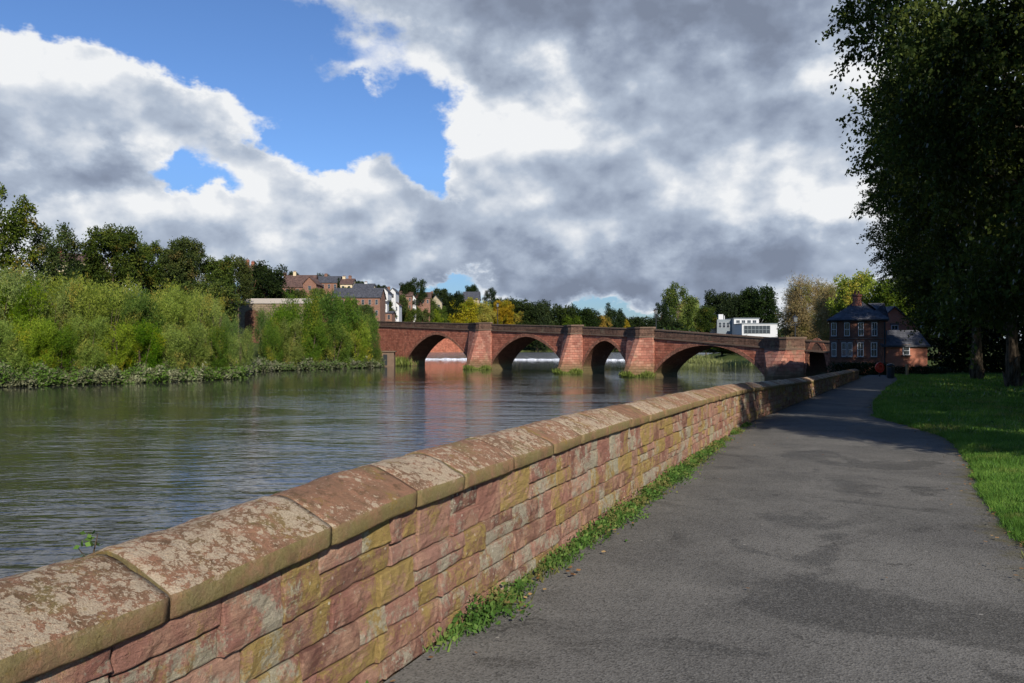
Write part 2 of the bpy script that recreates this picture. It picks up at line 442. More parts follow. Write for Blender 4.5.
M['lime'] = leaf_mat('dark lime leaves', lin(30, 42, 16), lin(50, 66, 24), lin(108, 118, 42), .38, .45)
M['willow'] = leaf_mat('willow leaves', lin(82, 100, 36), lin(122, 138, 54), lin(164, 172, 82), .38, .28, accent=lin(164, 148, 66), accent_amt=.08)
M['willow_dark'] = leaf_mat('deep green willow leaves', lin(52, 76, 24), lin(82, 108, 36), lin(122, 138, 52), .35, .28, accent=lin(140, 134, 50), accent_amt=.1)
M['silted'] = leaf_mat('silted leaves', lin(76, 76, 52), lin(118, 118, 88), lin(160, 158, 126), .15, .6, accent=lin(80, 104, 40), accent_amt=.22)
M['oak'] = leaf_mat('oak leaves', lin(40, 52, 22), lin(64, 78, 30), lin(98, 104, 42), .22, .4, accent=lin(112, 96, 42), accent_amt=.03)
M['dusk'] = leaf_mat('dark evergreen leaves', lin(24, 34, 18), lin(38, 50, 24), lin(58, 68, 34), .15, .4)
M['yellow'] = leaf_mat('yellow autumn leaves', lin(128, 116, 30), lin(164, 146, 42), lin(190, 170, 64), .3, .35, accent=lin(110, 124, 40), accent_amt=.12)
M['amber'] = leaf_mat('amber autumn leaves', lin(116, 94, 34), lin(150, 122, 46), lin(176, 148, 62), .3, .35, accent=lin(104, 110, 40), accent_amt=.1)
M['green'] = leaf_mat('mid green leaves', lin(48, 64, 24), lin(78, 96, 34), lin(116, 122, 48), .25, .35)
M['beige'] = leaf_mat('dry beige twigs', lin(96, 84, 56), lin(136, 120, 84), lin(168, 152, 112), .2, .5, accent=lin(110, 112, 60), accent_amt=.08)
M['weed'] = leaf_mat('weed leaves', lin(52, 78, 22), lin(86, 118, 36), lin(130, 150, 58), .32, 3.0, accent=lin(128, 116, 60), accent_amt=.1)
M['blade'] = leaf_mat('grass blades', lin(48, 84, 18), lin(78, 122, 28), lin(124, 156, 48), .38, .9, accent=lin(130, 130, 60), accent_amt=.05)
M['reed'] = leaf_mat('pier reeds', lin(84, 96, 40), lin(122, 132, 62), lin(164, 164, 98), .3, .8)
M['litter'] = leaf_mat('fallen leaves', lin(84, 56, 34), lin(140, 96, 52), lin(176, 140, 84), .1, 3.0)

# ------------------------------------------------------------------ foliage
def unit(a): return a / np.maximum(np.linalg.norm(a, axis=-1, keepdims=True), 1e-9)

def leaves(P, axis, nrm, L, W):
    """diamond shaped leaves: base, right, tip, left"""
    a = unit(axis); b = unit(np.cross(a, nrm)); L = L[:, None]; W = W[:, None]
    V = np.stack([P, P + a * L * .45 + b * W * .5, P + a * L, P + a * L * .45 - b * W * .5], 1).reshape(-1, 3)
    return V, np.arange(len(P) * 4).reshape(-1, 4)

def lobe_crown(rng, lobes, n_sprig, per, spread, L, W, shell=.5, up=.35, droop=.0):
    lobes = np.array(lobes)
    w = (lobes[:, 3] * lobes[:, 5]); w = w / w.sum()
    k = rng.choice(len(lobes), n_sprig, p=w)
    d = unit(rng.normal(size=(n_sprig, 3)))
    r = 1 - (1 - shell) * rng.random(n_sprig) ** 1.7
    r *= 1 + .07 * rng.normal(size=n_sprig).clip(-1, 1.5)
    S = lobes[k, :3] + d * lobes[k, 3:6] * r[:, None]
    out = d
    P = np.repeat(S, per, 0); O = np.repeat(out, per, 0)
    n = len(P)
    g = rng.normal(size=(n, 3)) * spread
    P = P + g
    ax = unit(rng.normal(size=(n, 3)) * .8 + O * .7 + np.array([0, 0, -droop]))
    nm = unit(rng.normal(size=(n, 3)) * .75 + O * .45 + np.array([0, 0, up]))
    s = rng.uniform(.65, 1.25, n)
    return leaves(P, ax, nm, L * s, W * s)

def broad_lobes(rng, H, Rr, zb, n, lobe=(.2, .32), low=.0):
    """lobes of a crown between zb and H: a rounded head, fuller towards the bottom with low"""
    lo = []
    for i in range(n):
        t = (i + rng.random()) / n
        u = .16 + .72 * t - low * .16 * (1 - t)
        u = .5 - (.5 - u) * (1 - low * .35 * (t < .5))
        prof = Rr * math.sqrt(max(.05, 1 - (2 * u - 1) ** 2))
        a = i * 2.399 + rng.uniform(-.5, .5)
        r = rng.uniform(*lobe) * Rr
        q = rng.uniform(.35, 1.0) ** .5 * max(.1, prof - r * .75)
        lo.append((q * math.cos(a), q * math.sin(a), zb + r * .8 + t * (H - zb - r * 1.75), r, r, r * rng.uniform(.7, .9)))
    return lo

def trunk_mb(rng, H, r0, lobes, fork, seg=9):
    mb = MB()
    top = H * .8
    pts, rad = [], []
    for i in range(9):
        t = i / 8
        pts.append((math.sin(t * 3 + 1) * .02 * H * t, math.cos(t * 2.3) * .015 * H * t, t * top - .15))
        rad.append(r0 * (1.35 if i == 0 else 1) * (1 - .85 * t))
    mb.tube(pts, rad, seg)
    for (x, y, z, r, *_r) in lobes:
        zf = max(fork, min(z - .35 * math.hypot(x, y) - .1 * H * 0, top * .92))
        zf = min(zf, z)
        t = zf / top
        bx, by = math.sin(t * 3 + 1) * .02 * H * t, math.cos(t * 2.3) * .015 * H * t
        m1 = (bx + (x - bx) * .5, by + (y - by) * .5, zf + (z - zf) * .62)
        rb = r0 * (1 - .85 * t) * .45
        mb.tube([(bx, by, zf), m1, (x, y, z), (x * 1.12, y * 1.12, z + r * .4)], [rb, rb * .6, rb * .3, rb * .08], 5, False)
    return mb

PROTO = {}
def proto_tree(kind, var):
    """unit meshes (crown, trunk) for trees of 10 m"""
    key = (kind, var)
    if key in PROTO: return PROTO[key]
    rng = np.random.default_rng(100 + var * 17 + sum(map(ord, kind)))
    H = 10.0
    if kind == 'broad':
        lo = broad_lobes(rng, H, 4.6, .0, 30, (.22, .36), .3); V, Q = lobe_crown(rng, lo, 2300, 9, .2, .34, .2, .35)
    elif kind == 'tall':
        lo = broad_lobes(rng, H, 3.2, .0, 26, (.3, .44), .3); V, Q = lobe_crown(rng, lo, 1600, 9, .2, .32, .19, .35)
    elif kind == 'loose':
        lo = broad_lobes(rng, H, 4.2, .0, 22, (.22, .34), .2); V, Q = lobe_crown(rng, lo, 1300, 10, .2, .3, .17, .3)
    elif kind == 'wispy':
        lo = broad_lobes(rng, H, 4.4, .0, 28, (.26, .38), .4); V, Q = lobe_crown(rng, lo, 4200, 9, .24, .42, .055, .1)
    elif kind == 'conifer':
        lo = []
        for i in range(24):
            t = i / 23; r = (1 - t) * 2.1 + .25; a = i * 2.4
            lo.append((r * .45 * math.cos(a), r * .45 * math.sin(a), 1 + t * 8.8, r * .7, r * .7, .55))
        V, Q = lobe_crown(rng, lo, 1000, 9, .16, .3, .12, .3)
    elif kind == 'bush':
        lo = broad_lobes(rng, H, 5.6, .2, 30, (.22, .32), .45); V, Q = lobe_crown(rng, lo, 1700, 9, .3, .4, .24, .4)
    cm = mesh_np('crown', V, Q)
    tm_mb = trunk_mb(rng, H, .26 if kind != 'wispy' else .2, [(x * .5, y * .5, 5.5 + z * .35, r, r, r) for (x, y, z, r, _a, _b) in lo[:14]], 4.2, 7)
    me = bpy.data.meshes.new('trunk'); me.from_pydata(tm_mb.v, [], tm_mb.f); me.update()
    me.materials.append(M['bark'])
    PROTO[key] = (cm, me)
    return PROTO[key]

CROWN_MAT = {}
def tree(name, label, kind, var, matkey, px, top_y, width_px, d, base_z, cat='tree', group=None, rz=None):
    """a tree whose crown spans width_px and tops out at top_y as seen from the path"""
    cm, tm = proto_tree(kind, var)
    key = (kind, var, matkey)
    if key not in CROWN_MAT:
        me = cm.copy(); me.materials.clear(); me.materials.append(M[matkey]); CROWN_MAT[key] = me
    x = wx(px, d)
    H = wz(top_y, d) - base_z
    half = {'broad': 4.6, 'tall': 3.2, 'loose': 4.2, 'wispy': 4.4, 'conifer': 2.0, 'bush': 5.6}[kind]
    W = width_px / F * d
    sx = W * .5 / half
    Hc = min(H * .95, W * {'broad': 1.2, 'tall': 1.7, 'loose': 1.35, 'wispy': 1.5, 'conifer': 4.0, 'bush': 9}[kind])
    r = empty(name, (x, d, base_z), label, cat, group, rz if rz is not None else rnd.uniform(0, 6.28))
    c = link('crown' if kind != 'bush' else 'foliage', CROWN_MAT[key], None, r)
    c.location = (0, 0, H - Hc); c.scale = (sx, sx, Hc / 10.0)
    t = link('trunk' if kind != 'bush' else 'stem', tm, None, r)
    t.scale = (sx, sx, H / 10.0)
    return r

# ------------------------------------------------------------------ camera, sun, sky
cam = bpy.data.cameras.new('camera'); cam.sensor_width = 36; cam.lens = F / 1024 * 36
cam.clip_end = 12000; cam.clip_start = .05
co = bpy.data.objects.new('camera', cam); COL.objects.link(co)
co.location = (0, 0, EYE); co.rotation_euler = (R(90) + math.atan((HY - 341.5) / F), 0, 0)
SC.camera = co

az, el = R(SUN_AZ), R(SUN_EL)
S = Vector((math.sin(az) * math.cos(el), math.cos(az) * math.cos(el), math.sin(el)))
sun = bpy.data.lights.new('sun', 'SUN'); sun.energy = 5.0; sun.angle = R(.53); sun.color = (1, .95, .86)
so = bpy.data.objects.new('sun', sun); COL.objects.link(so)
so.rotation_euler = S.to_track_quat('Z', 'Y').to_euler()
so.location = S * 50

def build_sky():
    w = bpy.data.worlds.new('World'); SC.world = w; w.use_nodes = True
    w.cycles.sampling_method = 'MANUAL'; w.cycles.sample_map_resolution = 256
    w.node_tree.nodes.clear()
    n = NT(w.node_tree)
    sky = n('TexSky', sky_type='NISHITA', sun_disc=False, sun_elevation=el, sun_rotation=az, altitude=0.0,
            air_density=1.0, dust_density=.1, ozone_density=3.0)
    d = n('TexCoord').outputs['Generated']
    sp = n('SeparateXYZ', {0: d})
    X, Y, Z = sp.outputs
    azm = n.m('ARCTAN2', X, Y)
    elv = n.m('ARCSINE', Z)
    zz = n.m('ADD', n.m('MAXIMUM', Z, 0.0), .42)
    q = n('CombineXYZ', {0: n.m('MULTIPLY', azm, 1.75), 1: n.m('MULTIPLY', elv, 2.35), 2: .37}).outputs[0]
    # billow warp of the direction
    wn = n('TexNoise', {'Scale': 3.2, 'Detail': 6.0, 'Roughness': .6}); n.link(q, wn.inputs['Vector'])
    wc = n('SeparateColor', {0: wn.outputs['Color']})
    az2 = n.m('MULTIPLY_ADD', n.m('SUBTRACT', wc.outputs[0], .5), .24, azm)
    el2 = n.m('MULTIPLY_ADD', n.m('SUBTRACT', wc.outputs[1], .5), .19, elv)
    AE = n('CombineXYZ', {0: az2, 1: el2}).outputs[0]
    def blobs(lst, base):
        tot = base
        for (px, py, sx, sy, wgt) in lst:
            a0 = math.atan((px - CX) / F); e0 = math.atan((HY - py) / F * math.cos(a0))
            sa, se = sx / F * math.cos(a0), sy / F
            uv = n('VectorMath', {0: AE, 1: (1 / sa, 1 / se, 0), 2: (-a0 / sa, -e0 / se, 0)}, operation='MULTIPLY_ADD').outputs[0]
            r2 = n('VectorMath', {0: uv, 1: uv}, operation='DOT_PRODUCT').outputs['Value']
            g = n.m('POWER', .3679, r2)
            tot = n.m('MULTIPLY_ADD', g, wgt, tot)
        return tot
    def fbm(vec):
        a = n.noise(vec, 2.6, 7, .55)
        v = n('TexVoronoi', {'Scale': 5.5, 'Detail': 2.0, 'Roughness': .55, 'Smoothness': .6}, feature='SMOOTH_F1', normalize=True)
        n.link(vec, v.inputs['Vector'])
        return n.m('ADD', n.m('MULTIPLY', a, .72), n.m('MULTIPLY', n.m('SUBTRACT', 1.0, v.outputs['Distance']), .42))
    def shifted(dx, dz):
        o = n('VectorMath', {0: q, 1: (dx, dz, 0)}, operation='ADD'); return o.outputs[0]
    f0 = fbm(q)
    f1 = fbm(shifted(.045, .085))
    cover = blobs([
        (-30, 120, 110, 84, 1.0), (50, 92, 66, 58, .75), (96, 118, 62, 60, .7), (165, 118, 74, 36, .8), (222, 106, 44, 18, .55), (60, 170, 90, 26, .5),
        (40, 232, 200, 24, .85), (230, 222, 90, 40, .75), (250, 150, 34, 22, .55), (300, 190, 70, 36, .7), (352, 182, 44, 30, .55), (392, 168, 34, 40, .7), (415, 205, 44, 30, .5),
        (320, 240, 260, 28, .8), (120, 268, 240, 22, .75), (300, 266, 200, 18, .6), (500, 264, 220, 24, .7), (560, 14, 170, 60, 1.05), (390, -8, 110, 28, .5), (800, 30, 260, 100, 1.1), (650, 130, 150, 100, .95),
        (820, 190, 200, 120, 1.0), (560, 190, 80, 66, .75), (660, 245, 260, 50, .7), (335, 64, 46, 15, .55), (255, 32, 40, 14, .45),
        (505, 96, 56, 40, .55), (510, 215, 46, 40, .4), (980, 150, 200, 220, .9),
        (330, 105, 80, 34, -.6), (440, 140, 44, 50, -.85), (110, -6, 180, 26, -.5), (215, 56, 90, 22, -.35), (176, 180, 50, 14, -.7), (456, 182, 26, 30, -.65), (530, 110, 16, 34, -.35), (300, 140, 40, 14, -.2),
        (400, 288, 80, 7, -.42), (600, 304, 90, 6, -.42), (410, 224, 26, 12, -.35), (20, 10, 80, 22, -.4),
    ], -0.09)
    # somewhere behind the viewer: broken cloud
    D = n.m('ADD', cover, n.m('MULTIPLY', n.m('SUBTRACT', f0, .60), 1.5))
    e1 = n.noise(q, 9.0, 6, .62)
    D = n.m('MULTIPLY_ADD', n.m('SUBTRACT', e1, .5), .42, D)
    mask = n.step(D, .20, .60)
    thick = n.step(D, .5, 1.25)
    dark = blobs([
        (50, 178, 100, 20, .50), (120, 180, 50, 14, .2), (30, 130, 60, 40, .10), (560, 16, 200, 50, .55), (780, 24, 200, 48, .48), (650, 140, 75, 56, .36),
        (640, 262, 150, 24, .55), (800, 240, 130, 36, .34), (800, 118, 80, 24, .36), (540, 280, 200, 14, .42), (330, 258, 200, 20, .26), (480, 225, 60, 20, .12), (300, 180, 46, 14, .15),
        (700, 288, 160, 12, .3), (600, 200, 60, 40, .2),
        (500, 170, 70, 60, -.12), (560, 120, 50, 30, -.12), (240, 125, 30, 24, -.25), (140, 60, 100, 30, -.22), (110, 100, 60, 40, -.12), (350, 170, 40, 22, -.25), (540, 95, 60, 28, -.1), (790, 205, 80, 30, -.42), (860, 80, 70, 34, -.42), (700, 60, 60, 16, -.15), (620, 215, 60, 20, -.2), (600, 175, 60, 30, -.05), (420, 235, 80, 20, -.1), (560, 240, 60, 18, -.14), (200, 225, 130, 16, -.1),
    ], .17)
    relief = n.m('MULTIPLY', n.m('SUBTRACT', f1, f0), 3.1)
    q3 = n('VectorMath', {0: q}, operation='SCALE'); q3.inputs['Scale'].default_value = 3.1
    q4 = n('VectorMath', {0: q3.outputs[0], 1: (.06, .13, 0)}, operation='ADD').outputs[0]
    def puff(vec):
        v = n('TexVoronoi', {'Scale': 4.6, 'Detail': 2.0, 'Roughness': .5, 'Smoothness': .8}, feature='SMOOTH_F1', normalize=True)
        n.link(vec, v.inputs['Vector']); return n.m('SUBTRACT', 1.0, v.outputs['Distance'])
    relief = n.m('MULTIPLY_ADD', n.m('SUBTRACT', puff(q4), puff(q3.outputs[0])), .55, relief)
    rim = n.m('MULTIPLY', n.step(D, .85, .45), -.16)
    dark = n.m('ADD', dark, rim)
    dk = n.m('ADD', n.m('ADD', dark, relief), n.m('ADD', n.m('MULTIPLY', n.m('SUBTRACT', thick, .5), .12), n.m('MULTIPLY', n.m('SUBTRACT', wc.outputs[2], .5), .55)), clamp=True)
    dk = n.m('MULTIPLY_ADD', dk, .86, .02)
    ccol = n.ramp(dk, [(0.0, (.86, .87, .88)), (.15, (.65, .69, .75)), (.36, (.42, .485, .59)), (.66, (.26, .31, .41)), (1.0, (.16, .19, .26))])
    bg1 = n('Background', {'Strength': .095})
    # sky behind the clouds, kept to its own blue
    tint = n('VectorMath', {0: sky.outputs[0], 1: (.76, .96, 1.26)}, operation='MULTIPLY')
    hz = n('MapRange', {'From Min': 0.0, 'From Max': .22, 'To Min': .46, 'To Max': 1.0}); n.link(elv, hz.inputs[0])
    sc = n('VectorMath', {0: tint.outputs[0]}, operation='SCALE'); n.link(hz.outputs[0], sc.inputs['Scale'])
    n.link(sc.outputs[0], bg1.inputs[0])
    bg2 = n('Background', {'Strength': .95}); n.link(ccol, bg2.inputs[0])
    up = n.step(elv, -.02, .012)
    mx = n('MixShader', {0: n.m('MULTIPLY', mask, up), 1: bg1.outputs[0], 2: bg2.outputs[0]})
    o = n('OutputWorld'); n.link(mx.outputs[0], o.inputs[0])
build_sky()
SC.view_settings.view_transform = 'Standard'; SC.view_settings.look = 'None'
SC.view_settings.exposure = 0.16; SC.view_settings.gamma = 1.0

# ------------------------------------------------------------------ the river's course and the lie of the land
WK = [(-30.0, -2.33 + .42 * -30.0)]
def wall_x(d):
    if d < 17: return -2.33 + .42 * d
    x17 = -2.33 + .42 * 17
    if d < 21:
        t = d - 17; return x17 + .42 * t + (.515 - .42) * t * t / 8
    return x17 + .42 * 4 + (.515 - .42) * 2 + .515 * (d - 21)
WALL_END = 57.0
RIGHT_BANK = [(-60.0, -120.0), (wall_x(-30) - .3, -30.0), (wall_x(17) - .3, 17.0), (wall_x(21) - .3, 21.0), (wall_x(57) - .3, 57.0), (26.6, 66.0), (28.2, 72.0), (30.5, 79.0),
              (34.0, 84.5), (46.0, 100.0), (50.0, 130.0), (50.5, 160.0), (46.0, 190.0), (53.0, 232.0), (72.0, 280.0), (112.0, 330.0), (190.0, 470.0), (340.0, 700.0), (760.0, 1300.0)]
LEFT_BANK = [(560.0, 1300.0), (220.0, 700.0), (110.0, 470.0), (46.0, 352.0), (2.0, 318.0), (-22.0, 305.0), (-37.0, 291.0), (-38.0, 235.0), (-30.0, 190.0), (-23.5, 165.0), (-26.0, 150.0), (-41.0, 126.0), (-36.0, 106.0), (-33.5, 100.0),
             (-42.0, 87.0), (-51.5, 78.0), (-78.0, 55.0), (-120.0, 20.0), (-180.0, -60.0), (-240.0, -120.0)]

def seg_dist(P, chain):
    best = np.full(len(P), 1e9)
    for (a, b) in zip(chain[:-1], chain[1:]):
        a = np.array(a); b = np.array(b); ab = b - a
        t = np.clip(((P - a) @ ab) / (ab @ ab), 0, 1)
        best = np.minimum(best, np.linalg.norm(P - (a + t[:, None] * ab), axis=1))
    return best
def inside(P, poly):
    r = np.zeros(len(P), bool); n = len(poly)
    for i in range(n):
        x1, y1 = poly[i]; x2, y2 = poly[(i + 1) % n]
        c = ((y1 > P[:, 1]) != (y2 > P[:, 1]))
        with np.errstate(divide='ignore', invalid='ignore'):
            xi = (x2 - x1) * (P[:, 1] - y1) / (y2 - y1 if y2 != y1 else 1e-9) + x1
        r ^= c & (P[:, 0] < xi)
    return r
def sm(x, a, b):
    t = np.clip((x - a) / (b - a), 0, 1); return t * t * (3 - 2 * t)
POLY = RIGHT_BANK + LEFT_BANK
def ground(P):
    P = np.asarray(P, float).reshape(-1, 2)
    ins = inside(P, POLY)
    dl, dr = seg_dist(P, LEFT_BANK), seg_dist(P, RIGHT_BANK)
    left = dl < dr
    d = P[:, 1]; x = P[:, 0]
    hill = 11.5 * sm(dl, 18, 85) + 7.0 * sm(dl, 85, 260)
    far = sm(d, 380, 900) * sm(d, 0, 380)
    zl = -2.75 + 2.3 * sm(dl, 0, 5) + 1.5 * sm(dl, 5, 18) + hill
    plane_z = np.where(d < 75, SLOPE * d, SLOPE * 75)
    near = sm(d, 84, 100)
    zr_park = plane_z - .06 - 4.2 * (1 - sm(dr, 2.0, 5.0))
    zr_up = -2.75 + 2.2 * sm(dr, 0, 6) + 2.2 * sm(dr, 6, 40) + 5 * sm(dr, 60, 220)
    zr = zr_park * (1 - near) + zr_up * near
    z = np.where(left, zl, zr)
    z = np.where(ins, -2.75 - 2.2 * sm(np.minimum(dl, dr), 0, 6), z)
    return z
def gz(x, d): return float(ground([(x, d)])[0])

def grid_axis(lo, hi, step, far):
    a = list(np.arange(lo, hi + .01, step))
    s = step; v = hi
    while v < far: s *= 1.35; v += s; a.append(v)
    s = step; v = lo
    while v > -far: s *= 1.35; v -= s; a.insert(0, v)
    return np.array(a)
gx = grid_axis(-170, 150, 3.0, 6000); gy = grid_axis(-40, 420, 3.0, 7000)
GX, GY = np.meshgrid(gx, gy)
P = np.stack([GX.ravel(), GY.ravel()], 1)
Zg = ground(P)
Zg = Zg + np.where(~inside(P, POLY), .35 * np.sin(P[:, 0] * .11 + 1.3) * np.sin(P[:, 1] * .083), 0) * sm(seg_dist(P, RIGHT_BANK), 30, 60)
nx, ny = len(gx), len(gy)
ii = np.arange(nx * ny).reshape(ny, nx)
Q = np.stack([ii[:-1, :-1], ii[:-1, 1:], ii[1:, 1:], ii[1:, :-1]], -1).reshape(-1, 4)
tag(link('ground', mesh_np('ground', np.column_stack([P, Zg]), Q, True), M['land']), kind='structure')

def sheet(name, pts, mat, kind='structure'):
    mb = MB(); mb.add(pts, [tuple(range(len(pts)))])
    return tag(fix_up(mb.build(name, mat)), kind=kind)
def fix_up(o):
    for p in o.data.polygons:
        if p.normal.z < 0: p.flip()
    o.data.update(); return o

sheet('river_water', [(-420, -160, WATER), (140, -160, WATER), (140, 310, WATER), (-420, 310, WATER)], M['water'])
UPW = -.62
# the weir: a long sloping apron of water between two levels
TOE = [(-60, 243), (-20, 236), (20, 228), (60, 214)]
CREST = [(-60, 284), (-20, 281), (25, 275), (75, 262)]
wv = []; wf = []
NW = 60
def along(ch, t):
    t *= len(ch) - 1; i = min(int(t), len(ch) - 2); f = t - i
    return (ch[i][0] + (ch[i + 1][0] - ch[i][0]) * f, ch[i][1] + (ch[i + 1][1] - ch[i][1]) * f)
for i in range(NW + 1):
    a, b = along(TOE, i / NW), along(CREST, i / NW)
    for j in range(9):
        t = j / 8
        z = WATER - .15 + (UPW + .004 - WATER + .15) * (t ** .85) + (.10 * mnoise.noise((i * .7, j * .9, 0)) if 0 < j < 8 else 0)
        wv.append((a[0] + (b[0] - a[0]) * t, a[1] + (b[1] - a[1]) * t, z))
for i in range(NW):
    for j in range(8):
        k = i * 9 + j; wf.append((k, k + 9, k + 10, k + 1))
mb = MB(); mb.add(wv, wf); tag(fix_up(mb.build('weir_water', M['weir'], smooth=True)), kind='structure')
sheet('upper_water', [(-60, 284, UPW), (-20, 281, UPW), (25, 275, UPW), (75, 262, UPW), (420, 420, UPW), (800, 1300, UPW), (-60, 1300, UPW)], M['water_up'])
fv, ff = [], []
for i in range(161):
    a = along(TOE, i / 160); b = along(CREST, i / 160)
    w = .9 + 1.1 * abs(mnoise.noise((i * .21, 3, 1))) * 2
    for j in range(5):
        t = j / 4 - .5
        z = WATER - .06 + (.42 + .25 * mnoise.noise((i * .6, j * 1.3, 5))) * (1 - (2 * t) ** 2)
        fv.append((a[0], a[1] + 2.0 + t * w * 2.4, z))
for i in range(160):
    for j in range(4):
        k = i * 5 + j; ff.append((k, k + 5, k + 6, k + 1))
mb = MB(); mb.add(fv, ff); tag(fix_up(mb.build('foam', M['foam'], smooth=True)), kind='stuff')

# ------------------------------------------------------------------ path, lawn and park earth
EDGE = [(-2.2, -8.0), (1.2, 0.0), (3.14, 3.95), (4.42, 6.8), (5.45, 9.1), (6.9, 11.8), (8.1, 14.3), (8.75, 15.9), (9.3, 18.4), (9.75, 21.1), (12.4, 27.0), (18.6, 39.0), (25.6, 52.0), (29.6, 60.5), (31.6, 66.0)]
def edge_x(d):
    for (a, b) in zip(EDGE[:-1], EDGE[1:]):
        if d <= b[1]: return a[0] + (b[0] - a[0]) * (d - a[1]) / (b[1] - a[1])
    return EDGE[-1][0] + (d - EDGE[-1][1]) * .42
ds = [-8 + i * .25 for i in range(160)] + [32 + i for i in range(36)]
pv, pf, pe = [], [], []
NC = 14
for i, d in enumerate(ds):
    a = wall_x(d) + .02; b = edge_x(d) + .10
    b += .07 * mnoise.noise((d * 1.7, 0, 0)) + .04 * mnoise.noise((d * 5.1, 2, 0))
    for j in range(NC + 1):
        t = j / NC
        pv.append((a + (b - a) * t, d, plane(d) + .004 + .015 * math.sin(math.pi * t)))
        pe.append(max(0, 1 - (1 - t) * (b - a) / .9) * .75)
for i in range(len(ds) - 1):
    for j in range(NC):
        k = i * (NC + 1) + j; pf.append((k, k + 1, k + NC + 2, k + NC + 1))
mb = MB(); mb.add(pv, pf); po = mb.build('path', M['asphalt'], smooth=True)
at = po.data.attributes.new('edge', 'FLOAT', 'POINT'); at.data.foreach_set('value', pe)
tag(po, kind='structure')
# park earth under everything on this bank, out to the trees
kv = [(wall_x(d) - .2, d, plane(d) - .03) for d in (-30, 0, 17, 19, 21, 40, 57)] + [(26.9, 66.0, plane(66) - .03), (28.6, 72, plane(72) - .03), (31.0, 79, plane(79) - .03), (60, 82, plane(82) - .03), (160, 82, plane(82) - .03), (160, -30, plane(-30) - .03)]
sheet('park_ground', kv, M['soil'])
lv, lf = [], []
ld = [-8 + .5 * i for i in range(100)] + [42 + 2 * i for i in range(19)]
offs = [0, .12, .3, .7, 1.5, 3, 5, 8, 12, 18, 30, 60, 110]
for i, d in enumerate(ld):
    for j, o_ in enumerate(offs):
        z = plane(d) + (.0 if j == 0 else min(.055, .02 + .3 * o_)) + .03 * mnoise.noise((o_ * .6 + d * .3, d * .5, 1)) * min(1, o_)
        lv.append((edge_x(d) + .05 + o_, d, z))
nj = len(offs)
for i in range(len(ld) - 1):
    for j in range(nj - 1):
        k = i * nj + j; lf.append((k, k + 1, k + nj + 1, k + nj))
mb = MB(); mb.add(lv, lf); tag(mb.build('lawn', M['lawn'], smooth=True), kind='structure')
def lawn_z(x, d):
    o_ = x - edge_x(d) - .05
    return plane(d) + min(.055, .02 + .3 * max(0, o_)) * min(1, max(0, o_) / .12) + .03 * mnoise.noise((o_ * .6 + d * .3, d * .5, 1)) * min(1, max(0, o_))

# grass blades on the lawn, thick where the viewer stands close
rng = np.random.default_rng(3)
def blades(name, X, D, h, w, mat, kind='stuff', zoff=None):
    n = len(X)
    Zs = np.array([lawn_z(a, b) for a, b in zip(X, D)]) if zoff is None else zoff
    base = np.column_stack([X, D, Zs - .01])
    lean = rng.normal(size=(n, 2)) * .45
    ax = unit(np.column_stack([lean, np.ones(n)]))
    side = unit(np.column_stack([rng.normal(size=(n, 2)), np.zeros(n)]))
    V = np.stack([base - side * w[:, None] * .5, base + side * w[:, None] * .5, base + ax * h[:, None]], 1).reshape(-1, 3)
    me = mesh_np(name, V, np.arange(n * 3).reshape(-1, 3))
    return tag(link(name, me, M[mat]), kind=kind)
Xs, Ds, Hs, Ws = [], [], [], []
for (d0, d1, n_, hh, ww, wid) in ((5.5, 10, 60000, .075, .010, 3.5), (10, 16, 80000, .085, .015, 5), (16, 30, 60000, .10, .03, 12), (30, 66, 36000, .13, .07, 26)):
    d = rng.uniform(d0, d1, n_); o_ = rng.random(n_) ** 1.4 * wid - .02
    Xs.append(np.array([edge_x(v) for v in d]) + .04 + o_); Ds.append(d)
    tuft = np.array([mnoise.noise((a * 1.6, b * 1.6, 0)) + .5 * mnoise.noise((a * 4.5, b * 4.5, 3)) for a, b in zip(Xs[-1], d)])
    Hs.append(rng.uniform(.4, 1.2, n_) * hh * np.maximum(.15, 1 + 1.1 * tuft)); Ws.append(np.full(n_, ww) * rng.uniform(.6, 1.3, n_))
for (d0, d1, n_, hh, ww) in ((5.5, 12, 16000, .085, .011), (12, 22, 12000, .10, .018)):
    d = rng.uniform(d0, d1, n_); o_ = -.10 * rng.random(n_) ** 2 + .08 * rng.random(n_)
    cl = np.array([mnoise.noise((v * 2.3, 7, 0)) for v in d])
    k_ = rng.random(n_) < .45 + cl; d, o_ = d[k_], (o_ * (1 + cl))[k_]; n_ = len(d)
    Xs.append(np.array([edge_x(v) for v in d]) + .05 + o_); Ds.append(d); Hs.append(rng.uniform(.4, 1.2, n_) * hh); Ws.append(np.full(n_, ww))
blades('lawn_grass', np.concatenate(Xs), np.concatenate(Ds), np.concatenate(Hs), np.concatenate(Ws), 'blade')

# weeds and grass at the foot of the wall
n_ = 15000
d = 3.2 + (rng.random(n_) ** .8) * 15.6
dens = np.array([.05 + 1.15 * mnoise.noise((v * 1.1, 4, 0)) + .8 * math.exp(-((v - 9.5) / 4.2) ** 2) for v in d])
keep = rng.random(n_) < dens + .12
d = d[keep]; dens = dens[keep].clip(.1, 1.3); n_ = len(d)
off = np.abs(rng.normal(size=n_)) * (.03 + .10 * dens)
X = np.array([wall_x(v) for v in d]) + .015 + off
Pz = np.column_stack([X, d, SLOPE * d + .005 + rng.random(n_) * (.04 + .12 * dens) * np.exp(-off * 5)])
ax = unit(np.column_stack([rng.normal(size=(n_, 2)) * .8 + np.array([.35, -.1]), rng.uniform(.1, 1.0, n_)]))
nm = unit(rng.normal(size=(n_, 3)) * .5 + np.array([.3, -.3, 1]))
L = rng.uniform(.018, .05, n_)
